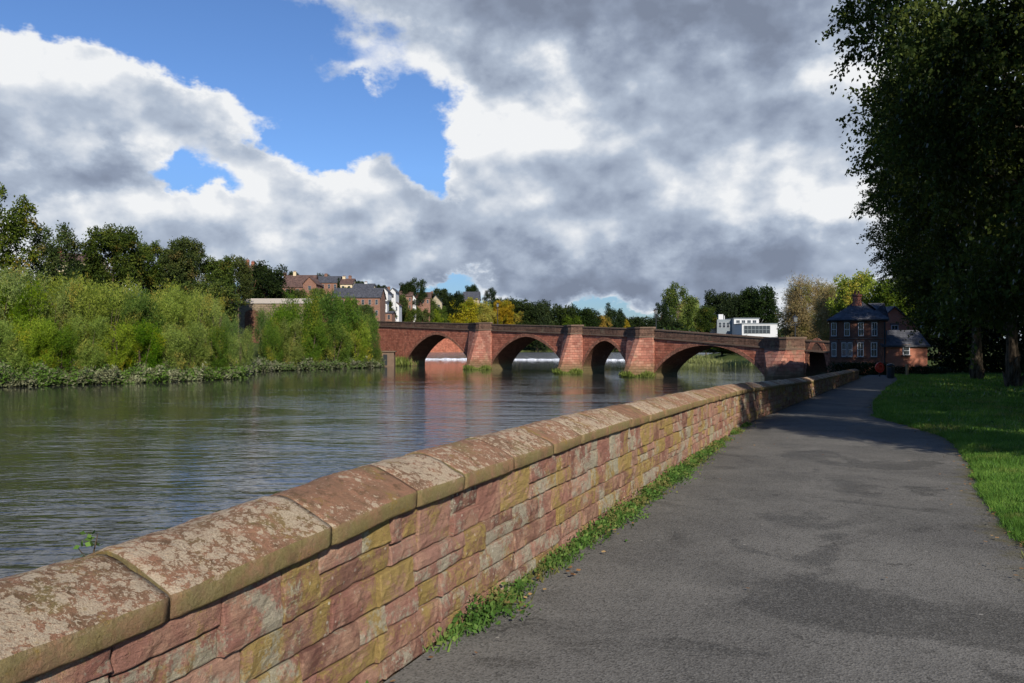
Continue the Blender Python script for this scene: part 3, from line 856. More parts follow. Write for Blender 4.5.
V, Q = leaves(Pz, ax, nm, L, L * rng.uniform(.35, .75, n_))
nb = 14000
db = 3.4 + rng.random(nb) ** .9 * 15.2
kb = rng.random(nb) < np.array([.12 + .9 * mnoise.noise((v * 1.1, 4, 0)) + .45 * math.exp(-((v - 9) / 5) ** 2) for v in db])
db = db[kb]; nb = len(db)
Xb = np.array([wall_x(v) for v in db]) + .01 + np.abs(rng.normal(size=nb)) * .085
bb = np.column_stack([Xb, db, SLOPE * db])
axb = unit(np.column_stack([rng.normal(size=(nb, 2)) * .45 + np.array([.2, 0]), np.ones(nb)]))
hb_ = rng.uniform(.03, .10, nb); sd = unit(np.column_stack([rng.normal(size=(nb, 2)), np.zeros(nb)])) * .007
Vb = np.stack([bb - sd, bb + sd, bb + axb * hb_[:, None] * .6 + sd * .7, bb + axb * hb_[:, None]], 1).reshape(-1, 3)
Qb = np.arange(nb * 4).reshape(-1, 4) + len(V)
tag(link('verge_weeds', mesh_np('verge_weeds', np.vstack([V, Vb]), np.vstack([Q, Qb])), M['weed']), kind='stuff')

# dry leaves blown against the verge and over the path
n_ = 420
d = 3.4 + rng.random(n_) ** 1.2 * 22
q_ = rng.random(n_)
t = np.where(q_ < .52, np.abs(rng.normal(size=n_)) * .035 + .025, np.where(q_ < .93, 1 - np.abs(rng.normal(size=n_)) * .05, rng.random(n_)))
X = np.array([wall_x(a) + (edge_x(a) - wall_x(a)) * b for a, b in zip(d, t)])
Pz = np.column_stack([X, d, SLOPE * d + .032 + rng.random(n_) * .01])
ax = unit(np.column_stack([rng.normal(size=(n_, 2)), rng.normal(size=n_) * .15]))
nm = unit(np.column_stack([rng.normal(size=(n_, 2)) * .3, np.ones(n_)]))
L = rng.uniform(.025, .05, n_)
V, Q = leaves(Pz, ax, nm, L, L * .7)
tag(link('fallen_leaves', mesh_np('fallen_leaves', V, Q), M['litter']), kind='stuff')

# ------------------------------------------------------------------ the river wall
HB = [(-12, .70), (0, .70), (2.7, .74), (4.05, .82), (7.2, .87), (12, .84), (19, .76), (25, .66), (31, .58), (45, .54), (60, .50)]
def hb(d):
    for (a, b) in zip(HB[:-1], HB[1:]):
        if d <= b[0]: return a[1] + (b[1] - a[1]) * (d - a[0]) / (b[0] - a[0])
    return HB[-1][1]
def wall_frame(d):
    e = .05; tx = (wall_x(d + e) - wall_x(d - e)) / (2 * e); L = math.hypot(tx, 1)
    return Vector((wall_x(d), d, plane(d))), Vector((tx / L, 1 / L, SLOPE / L)), Vector((1 / L, -tx / L, 0))   # point, along, outward (to the path)
river_wall = empty('river_wall', (wall_x(3), 3.0, plane(3)), 'long low pinkish sandstone wall with lichened coping stones between the path and the river', 'wall')
bpy.context.view_layer.update()
W0 = Vector(river_wall.location)
# arc length table
tab = [(-9.0, 0.0)]
dd = -9.0
while dd < WALL_END:
    p0 = wall_frame(dd)[0]; p1 = wall_frame(dd + .1)[0]; tab.append((dd + .1, tab[-1][1] + (p1 - p0).length)); dd += .1
def d_at(s):
    lo, hi = 0, len(tab) - 1
    while hi - lo > 1:
        m_ = (lo + hi) // 2
        if tab[m_][1] <= s: lo = m_
        else: hi = m_
    a, b = tab[lo], tab[hi]; return a[0] + (b[0] - a[0]) * (s - a[1]) / max(1e-9, b[1] - a[1])
def s_at(d):
    for (a, b) in zip(tab[:-1], tab[1:]):
        if d <= b[0]: return a[1] + (b[1] - a[1]) * (d - a[0]) / (b[0] - a[0])
    return tab[-1][1]
TOTAL = tab[-1][1]
def WP(s, out, z):
    d = d_at(min(max(s, 0), TOTAL)); p, t, o_ = wall_frame(d)
    q = p + o_ * out; return (q.x - W0.x, q.y - W0.y, p.z + z - W0.z)
# core: backing and mortar bed
mb = MB(); NS = 140
prof = lambda h: [(-.030, -.12), (-.030, h - .004), (-.47, h - .004), (-.50, -4.2)]
vs, fs = [], []
for i in range(NS + 1):
    s = TOTAL * i / NS; h = hb(d_at(s))
    for (o_, z) in prof(h): vs.append(WP(s, o_, z))
for i in range(NS):
    for j in range(4):
        a = i * 4 + j; b = i * 4 + (j + 1) % 4; fs.append((a, b, b + 4, a + 4))
fs += [(0, 1, 2, 3), tuple(NS * 4 + k for k in (3, 2, 1, 0))]
mb.add(vs, fs); fix_normals(mb.build('wall_core', M['mortar'], river_wall))
# facing stones, each a rough block with rounded arrises, all in one part
fv, ff = [], []
def block(s0, s1, z0, z1, fine):
    """z0,z1 are fractions of the wall height"""
    g = .001 + .0022 * rnd.random()
    d_mid = d_at((s0 + s1) / 2); H = hb(d_mid)
    w, h = s1 - s0, (z1 - z0) * H
    nu = max(3, int(w / (.035 if fine else .15))); nv = max(3, int(h / (.03 if fine else .09)))
    def axis(k, L):
        e = [0.0, .0035 / L, .010 / L] if fine else [0.0, .008 / L]
        lo_, hi_ = e[-1], 1 - e[-1]
        return e + [lo_ + (hi_ - lo_) * i / (k - 1) for i in range(1, k - 1)] + [1 - q for q in reversed(e)]
    US, VS = axis(nu, w), axis(nv, h)
    nu, nv = len(US) - 1, len(VS) - 1
    proud = rnd.uniform(-.007, .013); tilt = rnd.uniform(-.007, .007); tilt2 = rnd.uniform(-.008, .005)
    seed = rnd.uniform(0, 500); b = len(fv)
    c = [rnd.uniform(-.004, .004) for _ in range(8)]
    for j in range(nv + 1):
        for i in range(nu + 1):
            u, v = US[i], VS[j]
            eu = min(u, 1 - u) * w; ev = min(v, 1 - v) * h; e = min(eu, ev)
            ss = s0 + g + (w - 2 * g) * u + c[0] * (1 - u) * (1 - v) + c[1] * u * (1 - v) + c[2] * (1 - u) * v + c[3] * u * v
            dloc = d_at(min(max(ss, 0), TOTAL))
            zz = hb(dloc) * (z0 + (z1 - z0) * v) + g * (1 - 2 * v) + c[4] * (1 - u) * (1 - v) + c[5] * u * (1 - v) + c[6] * (1 - u) * v + c[7] * u * v
            rou = .010 * mnoise.noise((ss * 5 + seed, zz * 9, seed)) + .008 * mnoise.noise((ss * 17 + seed, zz * 24, 3)) + .005 * mnoise.noise((ss * 45, zz * 60, seed))
            wob = .006 * mnoise.noise((ss * 11, zz * 11, seed + 9))
            out = proud + tilt * (u - .5) * 2 + tilt2 * (v - .5) * 2 + rou - .012 * math.exp(-e / .008)
            if e < 1e-6: out = -.034
            fv.append(WP(ss + (wob if 0 < i < nu else wob * .5), out, zz + (wob if j > 0 else 0)))
    for j in range(nv):
        for i in range(nu):
            k = b + j * (nu + 1) + i; ff.append((k, k + nu + 1, k + nu + 2, k + 1))
COURSES = [(.0, .13), (.13, .30), (.30, .47), (.47, .68), (.68, 1.0)]
s_start, s_fine = s_at(.6), s_at(19.0)
cells = []
for ci, (z0, z1) in enumerate(COURSES):
    s = s_start - rnd.random() * .3
    while s < TOTAL - .1:
        ln = rnd.uniform(.22, .68) if ci < 3 else rnd.uniform(.24, .62)
        if TOTAL - s - ln < .2: ln = TOTAL - s
        cells.append((s, min(s + ln, TOTAL), z0, z1, ci)); s += ln
for (a, b, z0, z1, ci) in cells:
    fine = a < s_fine
    r_ = rnd.random()
    if ci == 4 and r_ < .42 and b - a > .25:
        zm = z0 + (z1 - z0) * rnd.choice((.42, .5, .6)); cut = a + (b - a) * rnd.uniform(.35, .65)
        block(a, b, z0, zm, fine)
        if rnd.random() < .5: block(a, cut, zm, z1, fine); block(cut, b, zm, z1, fine)
        else: block(a, b, zm, z1, fine)
    elif ci in (2, 3) and r_ < .18 and b - a > .3:
        zm = (z0 + z1) / 2; block(a, b, z0, zm, fine); block(a, b, zm, z1, fine)
    else: block(a, b, z0, z1, fine)
mb = MB(); mb.add(fv, ff); fix_o = mb.build('facing_stones', M['stone'], river_wall)
# coping stones
joints_d = [-3.4, -2.55, -1.75, -.85, 0.0, .9, 1.78, 2.70, 3.55, 4.27, 4.79, 5.53, 6.3, 6.95, 7.75]
js = [s_at(v) for v in joints_d]
while js[-1] < TOTAL - .5: js.append(js[-1] + (rnd.uniform(.62, 1.0) if js[-1] < s_at(22) else rnd.uniform(.9, 1.35)))
js[-1] = TOTAL
CP = [(-.10, .002), (.034, .002), (.040, .012), (.042, .074), (.036, .088), (.022, .097), (-.06, .135), (-.14, .170), (-.22, .200), (-.27, .209), (-.32, .204), (-.40, .18), (-.48, .13), (-.52, .10), (-.525, .002)]
for a, b in zip(js[:-1], js[1:]):
    fine = d_at(a) < 14
    nu = max(4, int((b - a) / (.04 if fine else .2)))
    seed = rnd.uniform(0, 99); dz = rnd.uniform(-.006, .008); do = rnd.uniform(-.008, .008); tl = rnd.uniform(-.008, .008); ty = rnd.uniform(-.006, .006)
    prof = []
    if fine:
        for (p, q) in zip(CP[:-1], CP[1:]):
            L = math.hypot(q[0] - p[0], q[1] - p[1]); k = max(1, int(L / .035))
            prof += [(p[0] + (q[0] - p[0]) * t / k, p[1] + (q[1] - p[1]) * t / k) for t in range(k)]
        prof.append(CP[-1])
    else: prof = CP
    n_p = len(prof); vs, fs = [], []
    g = rnd.uniform(.002, .005)
    for i in range(nu + 1):
        u = i / nu; s = a + g + (b - a - 2 * g) * u
        e = min(u, 1 - u) * (b - a); rr = .007 * math.exp(-e / .009)
        h = hb(d_at(s))
        for (o_, z) in prof:
            cx, cz = -.24, .08
            k = 1 - rr / .2
            o2, z2 = cx + (o_ - cx) * k, cz + (z - cz) * k
            nz = .013 * mnoise.noise((s * 3.1, o_ * 7 + seed, z * 7)) + .007 * mnoise.noise((s * 11, o_ * 17 + seed, z * 17)) + .0035 * mnoise.noise((s * 37, o_ * 41, z * 37 + seed))
            if z < .01: nz = nz * .6 if o_ > -.05 else 0
            L = math.hypot(o2 - cx, z2 - cz) or 1
            vs.append(WP(s, o2 + do + ty * (u - .5) * 2 + nz * (o2 - cx) / L, h + max(0.002, z2 + dz * (z > .01) + tl * (u - .5) * (z > .01) + nz * (z2 - cz) / L)))
    for i in range(nu):
        for j in range(n_p):
            k, k2 = i * n_p + j, i * n_p + (j + 1) % n_p
            fs.append((k, k2, k2 + n_p, k + n_p))
    fs += [tuple(range(n_p))[::-1], tuple(nu * n_p + j for j in range(n_p))]
    mb = MB(); mb.add(vs, fs); c_ = fix_normals(mb.build('coping_stone', M['coping'], river_wall))
    for p in c_.data.polygons: p.use_smooth = len(p.vertices) == 4
# the sprig growing behind the coping
p_ = WP(s_at(2.80), -.50, .795); p_ = (p_[0] + W0.x, p_[1] + W0.y, p_[2] + W0.z)
sp_ = empty('weed_sprig', p_, 'small green leafy weed growing up behind the wall coping on the river side', 'plant')
mb = MB(); mb.tube([(0, 0, -.08), (.01, 0, .06), (.03, .01, .17)], [.005, .004, .002], 5); mb.tube([(.01, 0, .06), (-.04, .0, .12)], [.003, .0015], 4); mb.tube([(.005, 0, .04), (.07, .02, .09)], [.003, .0015], 4)
mb.build('stem', M['bark'], sp_)
n_ = 26
rs = np.random.default_rng(5)
Pl = np.column_stack([rs.normal(size=n_) * .035, rs.normal(size=n_) * .025, .03 + rs.random(n_) * .15])
V, Q = leaves(Pl, rs.normal(size=(n_, 3)) + np.array([0, 0, .3]), rs.normal(size=(n_, 3)) + np.array([.3, -.6, .5]), rs.uniform(.02, .042, n_), rs.uniform(.013, .027, n_))
link('foliage', mesh_np('foliage', V, Q), M['weed'], sp_)

# ------------------------------------------------------------------ the old bridge
BU = Vector((-.567, .823, 0)).normalized()          # along the bridge, towards the far bank
BO = Vector((33.0, 82.8, 0))
BN = Vector((-BU.y, BU.x, 0))                        # out of the downstream face
brot = math.atan2(BU.y, BU.x)
def bs(px, off=0.0):
    """distance along the bridge of the point of its face seen at px"""
    r = (px - CX) / F; o = BO + BN * off
    return (o.x - r * o.y) / (r * BU.y - BU.x)
def bz(py, s): return EYE + (HY - py) / F * (BO.y + BU.y * s)
ptop_pts = sorted([(bs(px), bz(py, bs(px))) for px, py in ((880, 343.2), (825, 341), (760, 337), (700, 332.6), (640, 328.3), (560, 325.6), (480, 323.6), (400, 321.6), (360, 320.5))])
def ptop(s): return float(np.interp(s, [p[0] for p in ptop_pts], [p[1] for p in ptop_pts]))
bridge = empty('stone_bridge', BO, 'long old red sandstone bridge with pointed arches and stepped piers crossing the river', 'bridge', rz=brot)
WID = 4.2
ARCH = [  # px left, px right at the springing, crown py, curve power, springing height above water
    (828, 806, 343.0, 2.0, 1.2), (765, 655, 345.6, 2.05, .5), (628, 583, 340.8, 1.75, 1.1), (565, 492, 336.6, 1.7, .9), (470, 407, 334.6, 1.7, 1.0)]
arches = []
for (pr, pl, cy_, pw, sp_h) in ARCH:
    s0, s1 = bs(pr), bs(pl); sc_ = bs((pr + pl) / 2)
    arches.append((s0, s1, bz(cy_, (s0 + s1) / 2), pw, WATER + sp_h))
S_A, S_B = -5.0, bs(352)
def arch_z(a, s, grow=0.0):
    s0, s1, zc, pw, zs = a
    h = (s1 - s0) / 2 + grow; t = abs((s - (s0 + s1) / 2) / h)
    return zs + (zc + grow - zs) * max(0.0, 1 - min(1, t) ** pw) ** .82
samples = []          # (s, bottom z)
cur = S_A; BOT = -5.2
for a in arches:
    k = max(2, int((a[0] - cur) / 2))
    samples += [(cur + (a[0] - cur) * i / k, BOT, 0) for i in range(k + 1)]
    n_ = 30
    samples += [(a[0] + (a[1] - a[0]) * (.5 - .5 * math.cos(math.pi * i / n_)), None, a) for i in range(n_ + 1)]
    cur = a[1]
k = 12
samples += [(cur + (S_B - cur) * i / k, BOT, 0) for i in range(k + 1)]
samples = [(s, (arch_z(a, s) if b is None else b)) for (s, b, a) in samples]
PAR = 1.15
vs, fs = [], []
for (s, b) in samples:
    t = ptop(s) - PAR
    vs += [(s, 0, b), (s, 0, t), (s, -WID, b), (s, -WID, t)]
n_ = len(samples)
fa, fb = [], []
for i in range(n_ - 1):
    k = i * 4; m_ = k + 4
    if abs(samples[i][0] - samples[i + 1][0]) > 1e-6:
        fa += [(k, m_, m_ + 1, k + 1), (m_ + 2, k + 2, k + 3, m_ + 3), (k + 1, m_ + 1, m_ + 3, k + 3)]
    fb.append((k, k + 2, m_ + 2, m_))
mb = MB(); mb.add(vs, fa + [(0, 1, 3, 2), (4 * n_ - 4, 4 * n_ - 2, 4 * n_ - 1, 4 * n_ - 3)]); fix_normals(mb.build('spandrel_walls', M['spandrel'], bridge))
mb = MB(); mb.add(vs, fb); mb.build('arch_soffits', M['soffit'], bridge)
for a in arches:
    vs, fs = [], []
    n_ = 32
    for i in range(n_ + 1):
        w = math.pi * i / n_; c = -math.cos(w)
        hw = (a[1] - a[0]) / 2; mid = (a[0] + a[1]) / 2
        si = mid + hw * c; so_ = mid + (hw + .55) * c
        zi, zo = arch_z(a, si), arch_z(a, so_, .55)
        for y in (-.02, .07): vs += [(si, y, zi + .012), (so_, y, zo)]
    for i in range(n_):
        k = i * 4
        fs += [(k + 2, k + 3, k + 7, k + 6), (k + 1, k + 5, k + 7, k + 3), (k, k + 2, k + 6, k + 4)]
    mb = MB(); mb.add(vs, fs); fix_normals(mb.build('arch_ring', M['ring'], bridge))
# parapets, string course, coping and deck
def rail(name, y0, y1, za, zb, mat, s0=S_A, s1=S_B, n_=50, wob=.0):
    vs, fs = [], []
    for i in range(n_ + 1):
        s = s0 + (s1 - s0) * i / n_; t = ptop(s); w = wob * mnoise.noise((s * .7, 0, za))
        vs += [(s, y0, t + za + w), (s, y1, t + za + w), (s, y1, t + zb + w), (s, y0, t + zb + w)]
    for i in range(n_):
        for j in range(4):
            k, k2 = i * 4 + j, i * 4 + (j + 1) % 4; fs.append((k, k2, k2 + 4, k + 4))
    fs += [(0, 1, 2, 3), tuple(n_ * 4 + j for j in (3, 2, 1, 0))]
    mb = MB(); mb.add(vs, fs); return fix_normals(mb.build(name, mat, bridge))
rail('string_course', -.3, .17, -PAR - .08, -PAR + .10, M['cap'], wob=.02)
rail('parapet', -.36, .03, -PAR + .10, -.16, M['parapet'])
rail('parapet_coping', -.42, .10, -.16, .0, M['cap'], wob=.03)
rail('parapet', -WID + .05, -WID + .36, -PAR, -.1, M['parapet'])
rail('deck', -WID + .37, -.37, -PAR - .2, -PAR + .02, M['asphalt'])
PIERS = []
for a, b in zip(arches[:-1], arches[1:]): PIERS.append((a[1], b[0]))
for i, (s0, s1) in enumerate(PIERS):
    w = s1 - s0; e = .06 * w
    s0, s1 = s0 + e * .3, s1 - e * .3
    top = ptop((s0 + s1) / 2) + .10
    sn_t, sn_b = s0 + w * .36, s0 + w * .42
    pt, pb = (1.25, 3.1) if w > 4 else (1.0, 2.6)
    zsp = top - PAR - .2
    rings = [(BOT, pb * 1.05, sn_b), (WATER + .9, pb, sn_b), (WATER + 1.0, pb - .16, sn_b), (zsp, pt, sn_t), (zsp, pt + .12, sn_t), (zsp + .2, pt + .12, sn_t), (zsp + .2, pt, sn_t), (top - .14, pt, sn_t)]
    vs, fs = [], []
    N_ = 5
    ring_pts = []
    for (z, p, sn) in rings:
        flat = min(.5, w * .08)
        ring_pts = [(s0 - (.1 if p > pt + .05 and z > zsp - .01 and z < zsp + .21 else 0), -.2), (s0, .25), (sn - flat, p), (sn + flat, p), (s1, .25), (s1, -.2)]
        vs += [(x, y, z) for x, y in ring_pts]
    k6 = 6
    for r_ in range(len(rings) - 1):
        for j in range(k6 - 1):
            k = r_ * k6 + j; fs.append((k, k + 1, k + k6 + 1, k + k6))
    low = [f for f in fs if f[0] < 3 * k6]; capf = [f for f in fs if 3 * k6 <= f[0] < 6 * k6]; up_ = [f for f in fs if f[0] >= 6 * k6]
    mb = MB(); mb.add(vs, low); pier = fix_normals(mb.build('cutwater', M['pier'], bridge))
    mb = MB(); mb.add(vs, capf); fix_normals(mb.build('pier_ledge', M['cap'], pier))
    mb = MB(); mb.add(vs, up_); fix_normals(mb.build('refuge_parapet', M['parapet'], pier))
    mb = MB()
    o = [(s0 - .06, -.2), (s0 - .06, .29), (sn_t - .5, pt + .07), (sn_t + .5, pt + .07), (s1 + .06, .29), (s1 + .06, -.2)]
    mb.prism(o, top - .14, top + .06); fix_normals(mb.build('refuge_coping', M['cap'], pier))
# reeds and grass round the feet of the piers
RV, RQ = [], []
rb = np.random.default_rng(11)
mat_b = Matrix.Translation(BO) @ Matrix.Rotation(brot, 4, 'Z')
def reeds_along(pts, n_, hh, spread, base):
    global RV, RQ
    pts = np.array(pts); seg = np.linalg.norm(np.diff(pts, axis=0), axis=1); cum = np.concatenate([[0], np.cumsum(seg)])
    t = rb.random(n_) * cum[-1]; x = np.interp(t, cum, pts[:, 0]); y = np.interp(t, cum, pts[:, 1])
    b = np.column_stack([x + rb.normal(size=n_) * spread, y + rb.normal(size=n_) * spread, np.full(n_, base)])
    ax = unit(np.column_stack([rb.normal(size=(n_, 2)) * .3, np.ones(n_)])); sd = unit(np.column_stack([rb.normal(size=(n_, 2)), np.zeros(n_)]))
    h = rb.uniform(.5, 1.2, n_) * hh * (.75 + .35 * np.sin(t * 2.1)); w = rb.uniform(.04, .09, n_)
    V = np.stack([b, b + ax * h[:, None] * .5 + sd * w[:, None], b + ax * h[:, None], b + ax * h[:, None] * .5 - sd * w[:, None]], 1).reshape(-1, 3)
    RQ.append(np.arange(len(V)).reshape(-1, 4) + sum(len(v) for v in RV)); RV.append(V)
for i, (s0, s1) in enumerate(PIERS):
    if i == 0: continue
    w = s1 - s0; sn = s0 + w * .42
    loc = [(s0 - .2, .5), (sn - .5, 3.1), (sn + .5, 3.2), (s1 + .2, .5)]
    reeds_along([tuple((mat_b @ Vector((a, b, 0)))[:2]) for a, b in loc], 1700, .85, .16, WATER - .05)
s_l = arches[-1][1]
reeds_along([tuple((mat_b @ Vector((a, b, 0)))[:2]) for a, b in ((s_l - .2, .5), (s_l + 2, 1.4), (s_l + 6, 4.0), (s_l + 11, 7.5))], 5200, 1.9, .8, WATER - .05)
tag(link('reeds', mesh_np('reeds', np.vstack(RV), np.vstack(RQ)), M['reed']), kind='stuff')
RV, RQ = [], []
# sedge on the shoals and the upstream right bank seen through the wide arch
for (x0, y0, x1, y1, n_, h, sp_) in ((50.5, 128, 46.5, 188, 4200, 1.3, 1.2), (46, 188, 54, 232, 3500, 1.8, 1.8), (34, 200, 46, 192, 2200, 1.2, 1.5), (30, 176, 40, 172, 700, .5, 1.2), (-36, 290, -20, 303, 2500, 1.9, 1.0), (-30, 196, -37, 236, 2500, 1.6, 1.0), (-20, 303, 46, 350, 4000, 2.4, 1.5)):
    reeds_along([(x0, y0), ((x0 + x1) / 2 + 1, (y0 + y1) / 2), (x1, y1)], n_, h, sp_, WATER - .1)
tag(link('sedge', mesh_np('sedge', np.vstack(RV), np.vstack(RQ) ), M['reed']), kind='stuff')

# lamp posts on the bridge
def lamp(s, h, label):
    z = ptop(s) - PAR
    p = mat_b @ Vector((s, -.75, z))
    r = empty('street_lamp', p, label, 'street lamp', 'lamp posts on the bridge')
    mb = MB(); mb.tube([(0, 0, 0), (0, 0, .6), (0, 0, .62), (0, 0, h - .7)], [.14, .12, .075, .055], 8); mb.box((0, 0, h - 1.0), (.7, .05, .05)); mb.build('pole', M['black'], r)
    mb = MB(); mb.box((0, 0, h - .38), (.26, .26, .5), taper=1.6); ln = mb.build('lantern', M['lantern'], r)
    mb = MB(); mb.box((0, 0, h - .04), (.5, .5, .16), taper=.3); mb.tube([(0, 0, h), (0, 0, h + .18)], [.04, .02], 6); mb.build('lantern_cap', M['black'], r)
lamp(bs(652), bz(309, bs(652)) - (ptop(bs(652)) - PAR), 'black lamp post standing on the bridge above the widest arch, left of the tall willow')
lamp(bs(494), bz(303, bs(494)) - (ptop(bs(494)) - PAR), 'black lamp post on the bridge in front of the yellow trees')
lamp(bs(791), bz(316, bs(791)) - (ptop(bs(791)) - PAR), 'black lamp post on the bridge in front of the beige leafless tree')

# ------------------------------------------------------------------ buildings
def window(root, x, y, z, w, h, face='y', bars=(1, 1), arch=False, sill=True, frame=None):
    """a sash window on a wall whose outer face is at y (towards -y)"""
    fr = frame or M['paint']; mb = MB(); t = .05 * max(1, w / 1.0)
    mb.box((x - w / 2 + t / 2, y - .03, z), (t, .10, h)); mb.box((x + w / 2 - t / 2, y - .03, z), (t, .10, h))
    mb.box((x, y - .03, z + h / 2 - t / 2), (w - 2 * t, .10, t)); mb.box((x, y - .03, z - h / 2 + t / 2), (w - 2 * t, .10, t))
    for i in range(bars[0]): mb.box((x, y - .028, z - h / 2 + h * (i + 1) / (bars[0] + 1)), (w - 2 * t, .085, t * .8))
    for i in range(bars[1]): mb.box((x - w / 2 + w * (i + 1) / (bars[1] + 1), y - .024, z), (t * .55, .07, h - 2 * t))
    f = mb.build('window', fr, root)
    mb = MB(); mb.box((x, y - .012, z), (w - t, .03, h - t)); mb.build('pane', M['glass'], f)
    if sill:
        mb = MB(); mb.box((x, y - .07, z - h / 2 - .06), (w + .2, .18, .12)); mb.build('sill', M['lintel'], f); mb = MB(); mb.box((x, y - .035, z + h / 2 + .10), (w + .22, .10, .2)); mb.build('lintel', M['lintel'], f)
    return f

def hip_roof(mb, x0, x1, y0, y1, z, h, ov=.3, hip=1.0):
    x0 -= ov; x1 += ov; y0 -= ov; y1 += ov; ym = (y0 + y1) / 2; k = (y1 - y0) / 2 * hip
    v = [(x0, y0, z), (x1, y0, z), (x1, y1, z), (x0, y1, z), (x0 + k, ym, z + h), (x1 - k, ym, z + h)]
    b = [(a, c, z - .14) for a, c, _ in v[:4]]
    mb.add(v + b, [(0, 1, 5, 4), (1, 2, 5), (2, 3, 4, 5), (3, 0, 4), (0, 6, 7, 1), (1, 7, 8, 2), (2, 8, 9, 3), (3, 9, 6, 0), (6, 9, 8, 7)])
def gable_roof(mb, x0, x1, y0, y1, z, h, ov=.25, axis='x', t=.14):
    if axis == 'x':
        ym = (y0 + y1) / 2; y0 -= ov; y1 += ov; x0 -= ov; x1 += ov
        sec = [(y0, z - ov * .5), (ym, z + h), (y1, z - ov * .5), (y1, z - ov * .5 + t), (ym, z + h + t), (y0, z - ov * .5 + t)]
        vs = [(x0, a, b) for a, b in sec] + [(x1, a, b) for a, b in sec]
    else:
        xm = (x0 + x1) / 2; y0 -= ov; y1 += ov; x0 -= ov; x1 += ov
        sec = [(x0, z - ov * .5), (xm, z + h), (x1, z - ov * .5), (x1, z - ov * .5 + t), (xm, z + h + t), (x0, z - ov * .5 + t)]
        vs = [(a, y0, b) for a, b in sec] + [(a, y1, b) for a, b in sec]
    mb.add(vs, [(0, 1, 4, 5), (1, 2, 3, 4), (11, 10, 7, 6), (10, 9, 8, 7), (0, 6, 7, 1), (1, 7, 8, 2), (2, 8, 9, 3), (3, 9, 10, 4), (4, 10, 11, 5), (5, 11, 6, 0)])
def gable_wall(mb, x0, x1, y0, y1, z0, z, h, axis='x'):
    if axis == 'x':
        ym = (y0 + y1) / 2; sec = [(y0, z0), (y1, z0), (y1, z), (ym, z + h), (y0, z)]
        vs = [(x0, a, b) for a, b in sec] + [(x1, a, b) for a, b in sec]
    else:
        xm = (x0 + x1) / 2; sec = [(x0, z0), (x1, z0), (x1, z), (xm, z + h), (x0, z)]
        vs = [(a, y0, b) for a, b in sec] + [(a, y1, b) for a, b in sec]
    fs = [(0, 1, 2, 3, 4), (9, 8, 7, 6, 5)] + [(i, 5 + i, 5 + (i + 1) % 5, (i + 1) % 5) for i in range(5)]
    mb.add(vs, fs)
def chimney(root, roof, x, y, z0, z1, w=.7, dpt=.5, mat='brick_bright', pots=2):
    mb = MB(); mb.box((x, y, (z0 + z1) / 2), (w, dpt, z1 - z0)); mb.box((x, y, z1 + .02), (w + .14, dpt + .14, .16)); c = mb.build('chimney', M[mat], roof)
    mb = MB()
    for i in range(pots): mb.tube([(x + (i - (pots - 1) / 2) * .3, y, z1 + .08), (x + (i - (pots - 1) / 2) * .3, y, z1 + .45)], [.12, .09], 8)
    mb.build('chimney_pots', M['brick'], roof)

# the riverside house at the bridge foot
HD = 72.0
HXC = wx(857.5, HD); hang = math.atan2(HXC, HD); HDD = math.hypot(HXC, HD)
hzb = plane(HD) - .25
house = empty('riverside_house', (HXC, HD, hzb), 'two storey dark brick house with sash windows, slate roof and tall chimney by the bridge', 'house', rz=-hang)
oz = hzb
LX = lambda px: math.tan(math.atan((px - CX) / F) - hang) * HDD
LZ = lambda py: wz(py, HD) - oz
xa, xb = LX(829.5), LX(886)
ev = LZ(319.5); HDP = 6.4
mb = MB(); mb.box(((xa + xb) / 2, HDP / 2, ev / 2), (xb - xa, HDP, ev)); mb.build('wall', M['brick'], house)
mb = MB(); mb.box(((xa + xb) / 2, -.03, LZ(338.5)), (xb - xa + .06, .08, .12)); mb.build('string_course', M['lintel'], house)
mb = MB(); hip_roof(mb, xa, xb, 0, HDP, ev, 2.0, .22, .8); rf = mb.build('roof', M['slate'], house)
mb = MB(); hip_roof(mb, LX(867), xb + .05, -.1, 4.4, ev + .03, 1.55, .22, .7); mb.build('front_roof', M['slate'], house)
chimney(house, rf, LX(857), 2.4, ev + .3, LZ(294), .78, .6)
for px in (834, 847, 861, 874.5): window(house, LX(px), 0, (LZ(322.5) + LZ(336)) / 2, .46, LZ(322.5) - LZ(336), bars=(1, 1))
for px in (834, 844, 850, 860.5, 874): window(house, LX(px), 0, (LZ(342.5) + LZ(356.5)) / 2, .40 if px < 855 else .52, LZ(342.5) - LZ(356.5), bars=(1, 1))
mb = MB(); mb.tube([(xb - .12, -.09, 0), (xb - .12, -.09, ev - .2)], [.05, .05], 6); mb.build('downpipe', M['black'], house)
mb = MB(); mb.tube([(LX(862), 2.4, ev + 1.4), (LX(862), 2.4, ev + 3.4)], [.025, .02], 5); mb.box((LX(862), 2.4, ev + 3.2), (.9, .03, .03)); mb.box((LX(862) - .2, 2.4, ev + 3.2), (.03, .5, .03)); mb.box((LX(862) + .2, 2.4, ev + 3.2), (.03, .4, .03)); mb.build('aerial', M['black'], house)
mb = MB(); mb.tube([(xa - .1, -.28, ev - .06), (xb + .1, -.28, ev - .06)], [.07, .07], 6); mb.build('gutter', M['black'], house)
